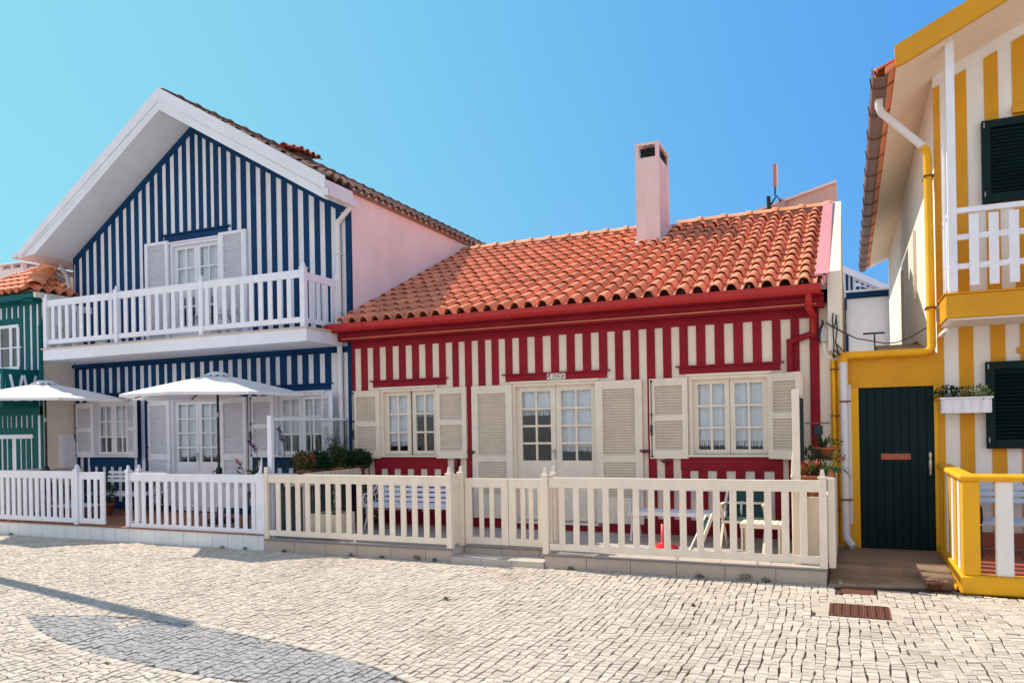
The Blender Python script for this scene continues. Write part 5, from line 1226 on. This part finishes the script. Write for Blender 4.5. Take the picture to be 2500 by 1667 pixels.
n_ = len(L_s); structure(MB().add(L_s+R_s, [(k, n_+k, n_+k+1, k+1) for k in range(n_-1)]).build('paving_bed', JOINT))
structure(MB().add([(-300,-300,GZ-.019),(300,-300,GZ-.019),(300,300,GZ-.019),(-300,300,GZ-.019)], [(0,1,2,3)]).build('street', fcm))
# weeds along the plinth
wi = 0
WD = [(-7.0,9.72,.05),(-6.45,9.71,.04),(-5.85,9.72,.09),(-5.55,9.72,.05),(-9.6,9.72,.05),(-9.1,9.72,.04),(-3.45,9.72,.06),(-1.75,9.72,.06),(-1.2,9.72,.12),(-.95,9.72,.06),(-8.3,9.72,.04),(-15.0,9.72,.04),(-1.55,8.2,.025),(-4.2,7.6,.025)]
places = ['third from the left along the beige plinth','fourth along the beige plinth left part','under the left gate post, largest of that row','just left of the entrance step','at the white tiled plinth near the pillar','tiny sprig next to the white pillar foot','right of the entrance step','under the middle of the long cream fence','tallest tuft under the side table','under the armchair end of the plinth','first tuft on the beige plinth','far left by the white tiled plinth','small sprig in the cobbles near the manhole cover','sprig in the open cobbles before the gate']
for (x, y, s), pl2 in zip(WD, places):
    s *= .8; l = MB(); leaves(l, (x, y, GZ+s*.35), (s, .018 if y > 9.5 else s, s*.6), int(30+s*700), .022, ms=[0,1], shell=0)
    tag(l.build('weed', [LEAF, LEAFD], loc=(x, y, GZ)), 'green weed tuft, ' + pl2, 'weed', 'weeds sprouting from the paving')
# ================================================================ LIGHT, SKY, CAMERA
SX, SY = -.80, .165       # horizontal direction to the sun per unit of height
d = Vector((SX, SY, 1)).normalized()
sun = bpy.data.lights.new('sun', 'SUN'); sun.energy = 4.5; sun.angle = math.radians(.5); sun.color = (1, .90, .76)
so = bpy.data.objects.new('sun', sun); COL.objects.link(so); so.rotation_euler = d.to_track_quat('Z', 'Y').to_euler(); so.location = (0, 0, 30)
wd = bpy.data.worlds.new('World'); SC.world = wd; wd.use_nodes = True; nt = wd.node_tree; bg = nt.nodes['Background']
sk = nt.nodes.new('ShaderNodeTexSky'); sk.sky_type = 'NISHITA'; sk.sun_disc = False
sk.sun_elevation = math.asin(d.z); sk.sun_rotation = math.atan2(SX, SY); sk.air_density = 1.0; sk.dust_density = .6; sk.ozone_density = 1.5
tc = nt.nodes.new('ShaderNodeTexCoord'); sx = nt.nodes.new('ShaderNodeSeparateXYZ'); nt.links.new(tc.outputs['Generated'], sx.inputs[0])
def mr(src, a0, a1, b0=0, b1=1):
    n_ = nt.nodes.new('ShaderNodeMapRange'); n_.interpolation_type = 'SMOOTHSTEP'; n_.inputs[1].default_value = a0; n_.inputs[2].default_value = a1; n_.inputs[3].default_value = b0; n_.inputs[4].default_value = b1
    nt.links.new(src, n_.inputs[0]); return n_.outputs[0]
def mixc(f, A_, B_):
    n_ = nt.nodes.new('ShaderNodeMix'); n_.data_type = 'RGBA'
    if isinstance(f, float): n_.inputs[0].default_value = f
    else: nt.links.new(f, n_.inputs[0])
    for k_, v_ in ((6, A_), (7, B_)):
        if isinstance(v_, tuple): n_.inputs[k_].default_value = (*v_, 1)
        else: nt.links.new(v_, n_.inputs[k_])
    return n_.outputs[2]
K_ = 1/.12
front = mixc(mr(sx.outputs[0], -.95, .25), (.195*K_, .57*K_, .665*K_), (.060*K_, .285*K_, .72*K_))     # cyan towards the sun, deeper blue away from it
back = (.84*K_, .84*K_, .86*K_)                                                                        # brighter pale sky added behind the camera to fill the shaded facades
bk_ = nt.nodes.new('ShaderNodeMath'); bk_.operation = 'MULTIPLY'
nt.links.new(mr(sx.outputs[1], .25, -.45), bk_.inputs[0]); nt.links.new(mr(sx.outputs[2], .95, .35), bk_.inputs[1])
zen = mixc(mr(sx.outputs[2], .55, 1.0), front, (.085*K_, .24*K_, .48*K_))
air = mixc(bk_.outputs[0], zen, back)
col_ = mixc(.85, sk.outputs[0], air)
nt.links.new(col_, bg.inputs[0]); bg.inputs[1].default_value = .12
cam = bpy.data.cameras.new('camera'); co = bpy.data.objects.new('camera', cam); COL.objects.link(co); SC.camera = co
cam.sensor_width = 36; cam.lens = F/2500*36; cam.shift_y = (HC-833.5)/2500; cam.clip_end = 2000; cam.clip_start = .1
c, s = math.cos(YAW), math.sin(YAW); rx = Vector((c, s, 0)); fw_ = Vector((-s, c, 0)); uz = Vector((0, 0, 1)); cr, sr = math.cos(ROLL), math.sin(ROLL)
right = rx*cr - uz*sr; upv = rx*sr + uz*cr
M = Matrix(((right.x, upv.x, -fw_.x), (right.y, upv.y, -fw_.y), (right.z, upv.z, -fw_.z))); co.rotation_euler = M.to_euler()
SC.view_settings.view_transform = 'Standard'; SC.view_settings.look = 'None'; SC.view_settings.exposure = 0.36; SC.view_settings.gamma = 1
SC.render.engine = 'CYCLES'
print('setts', ns, 'objects', len(bpy.data.objects))
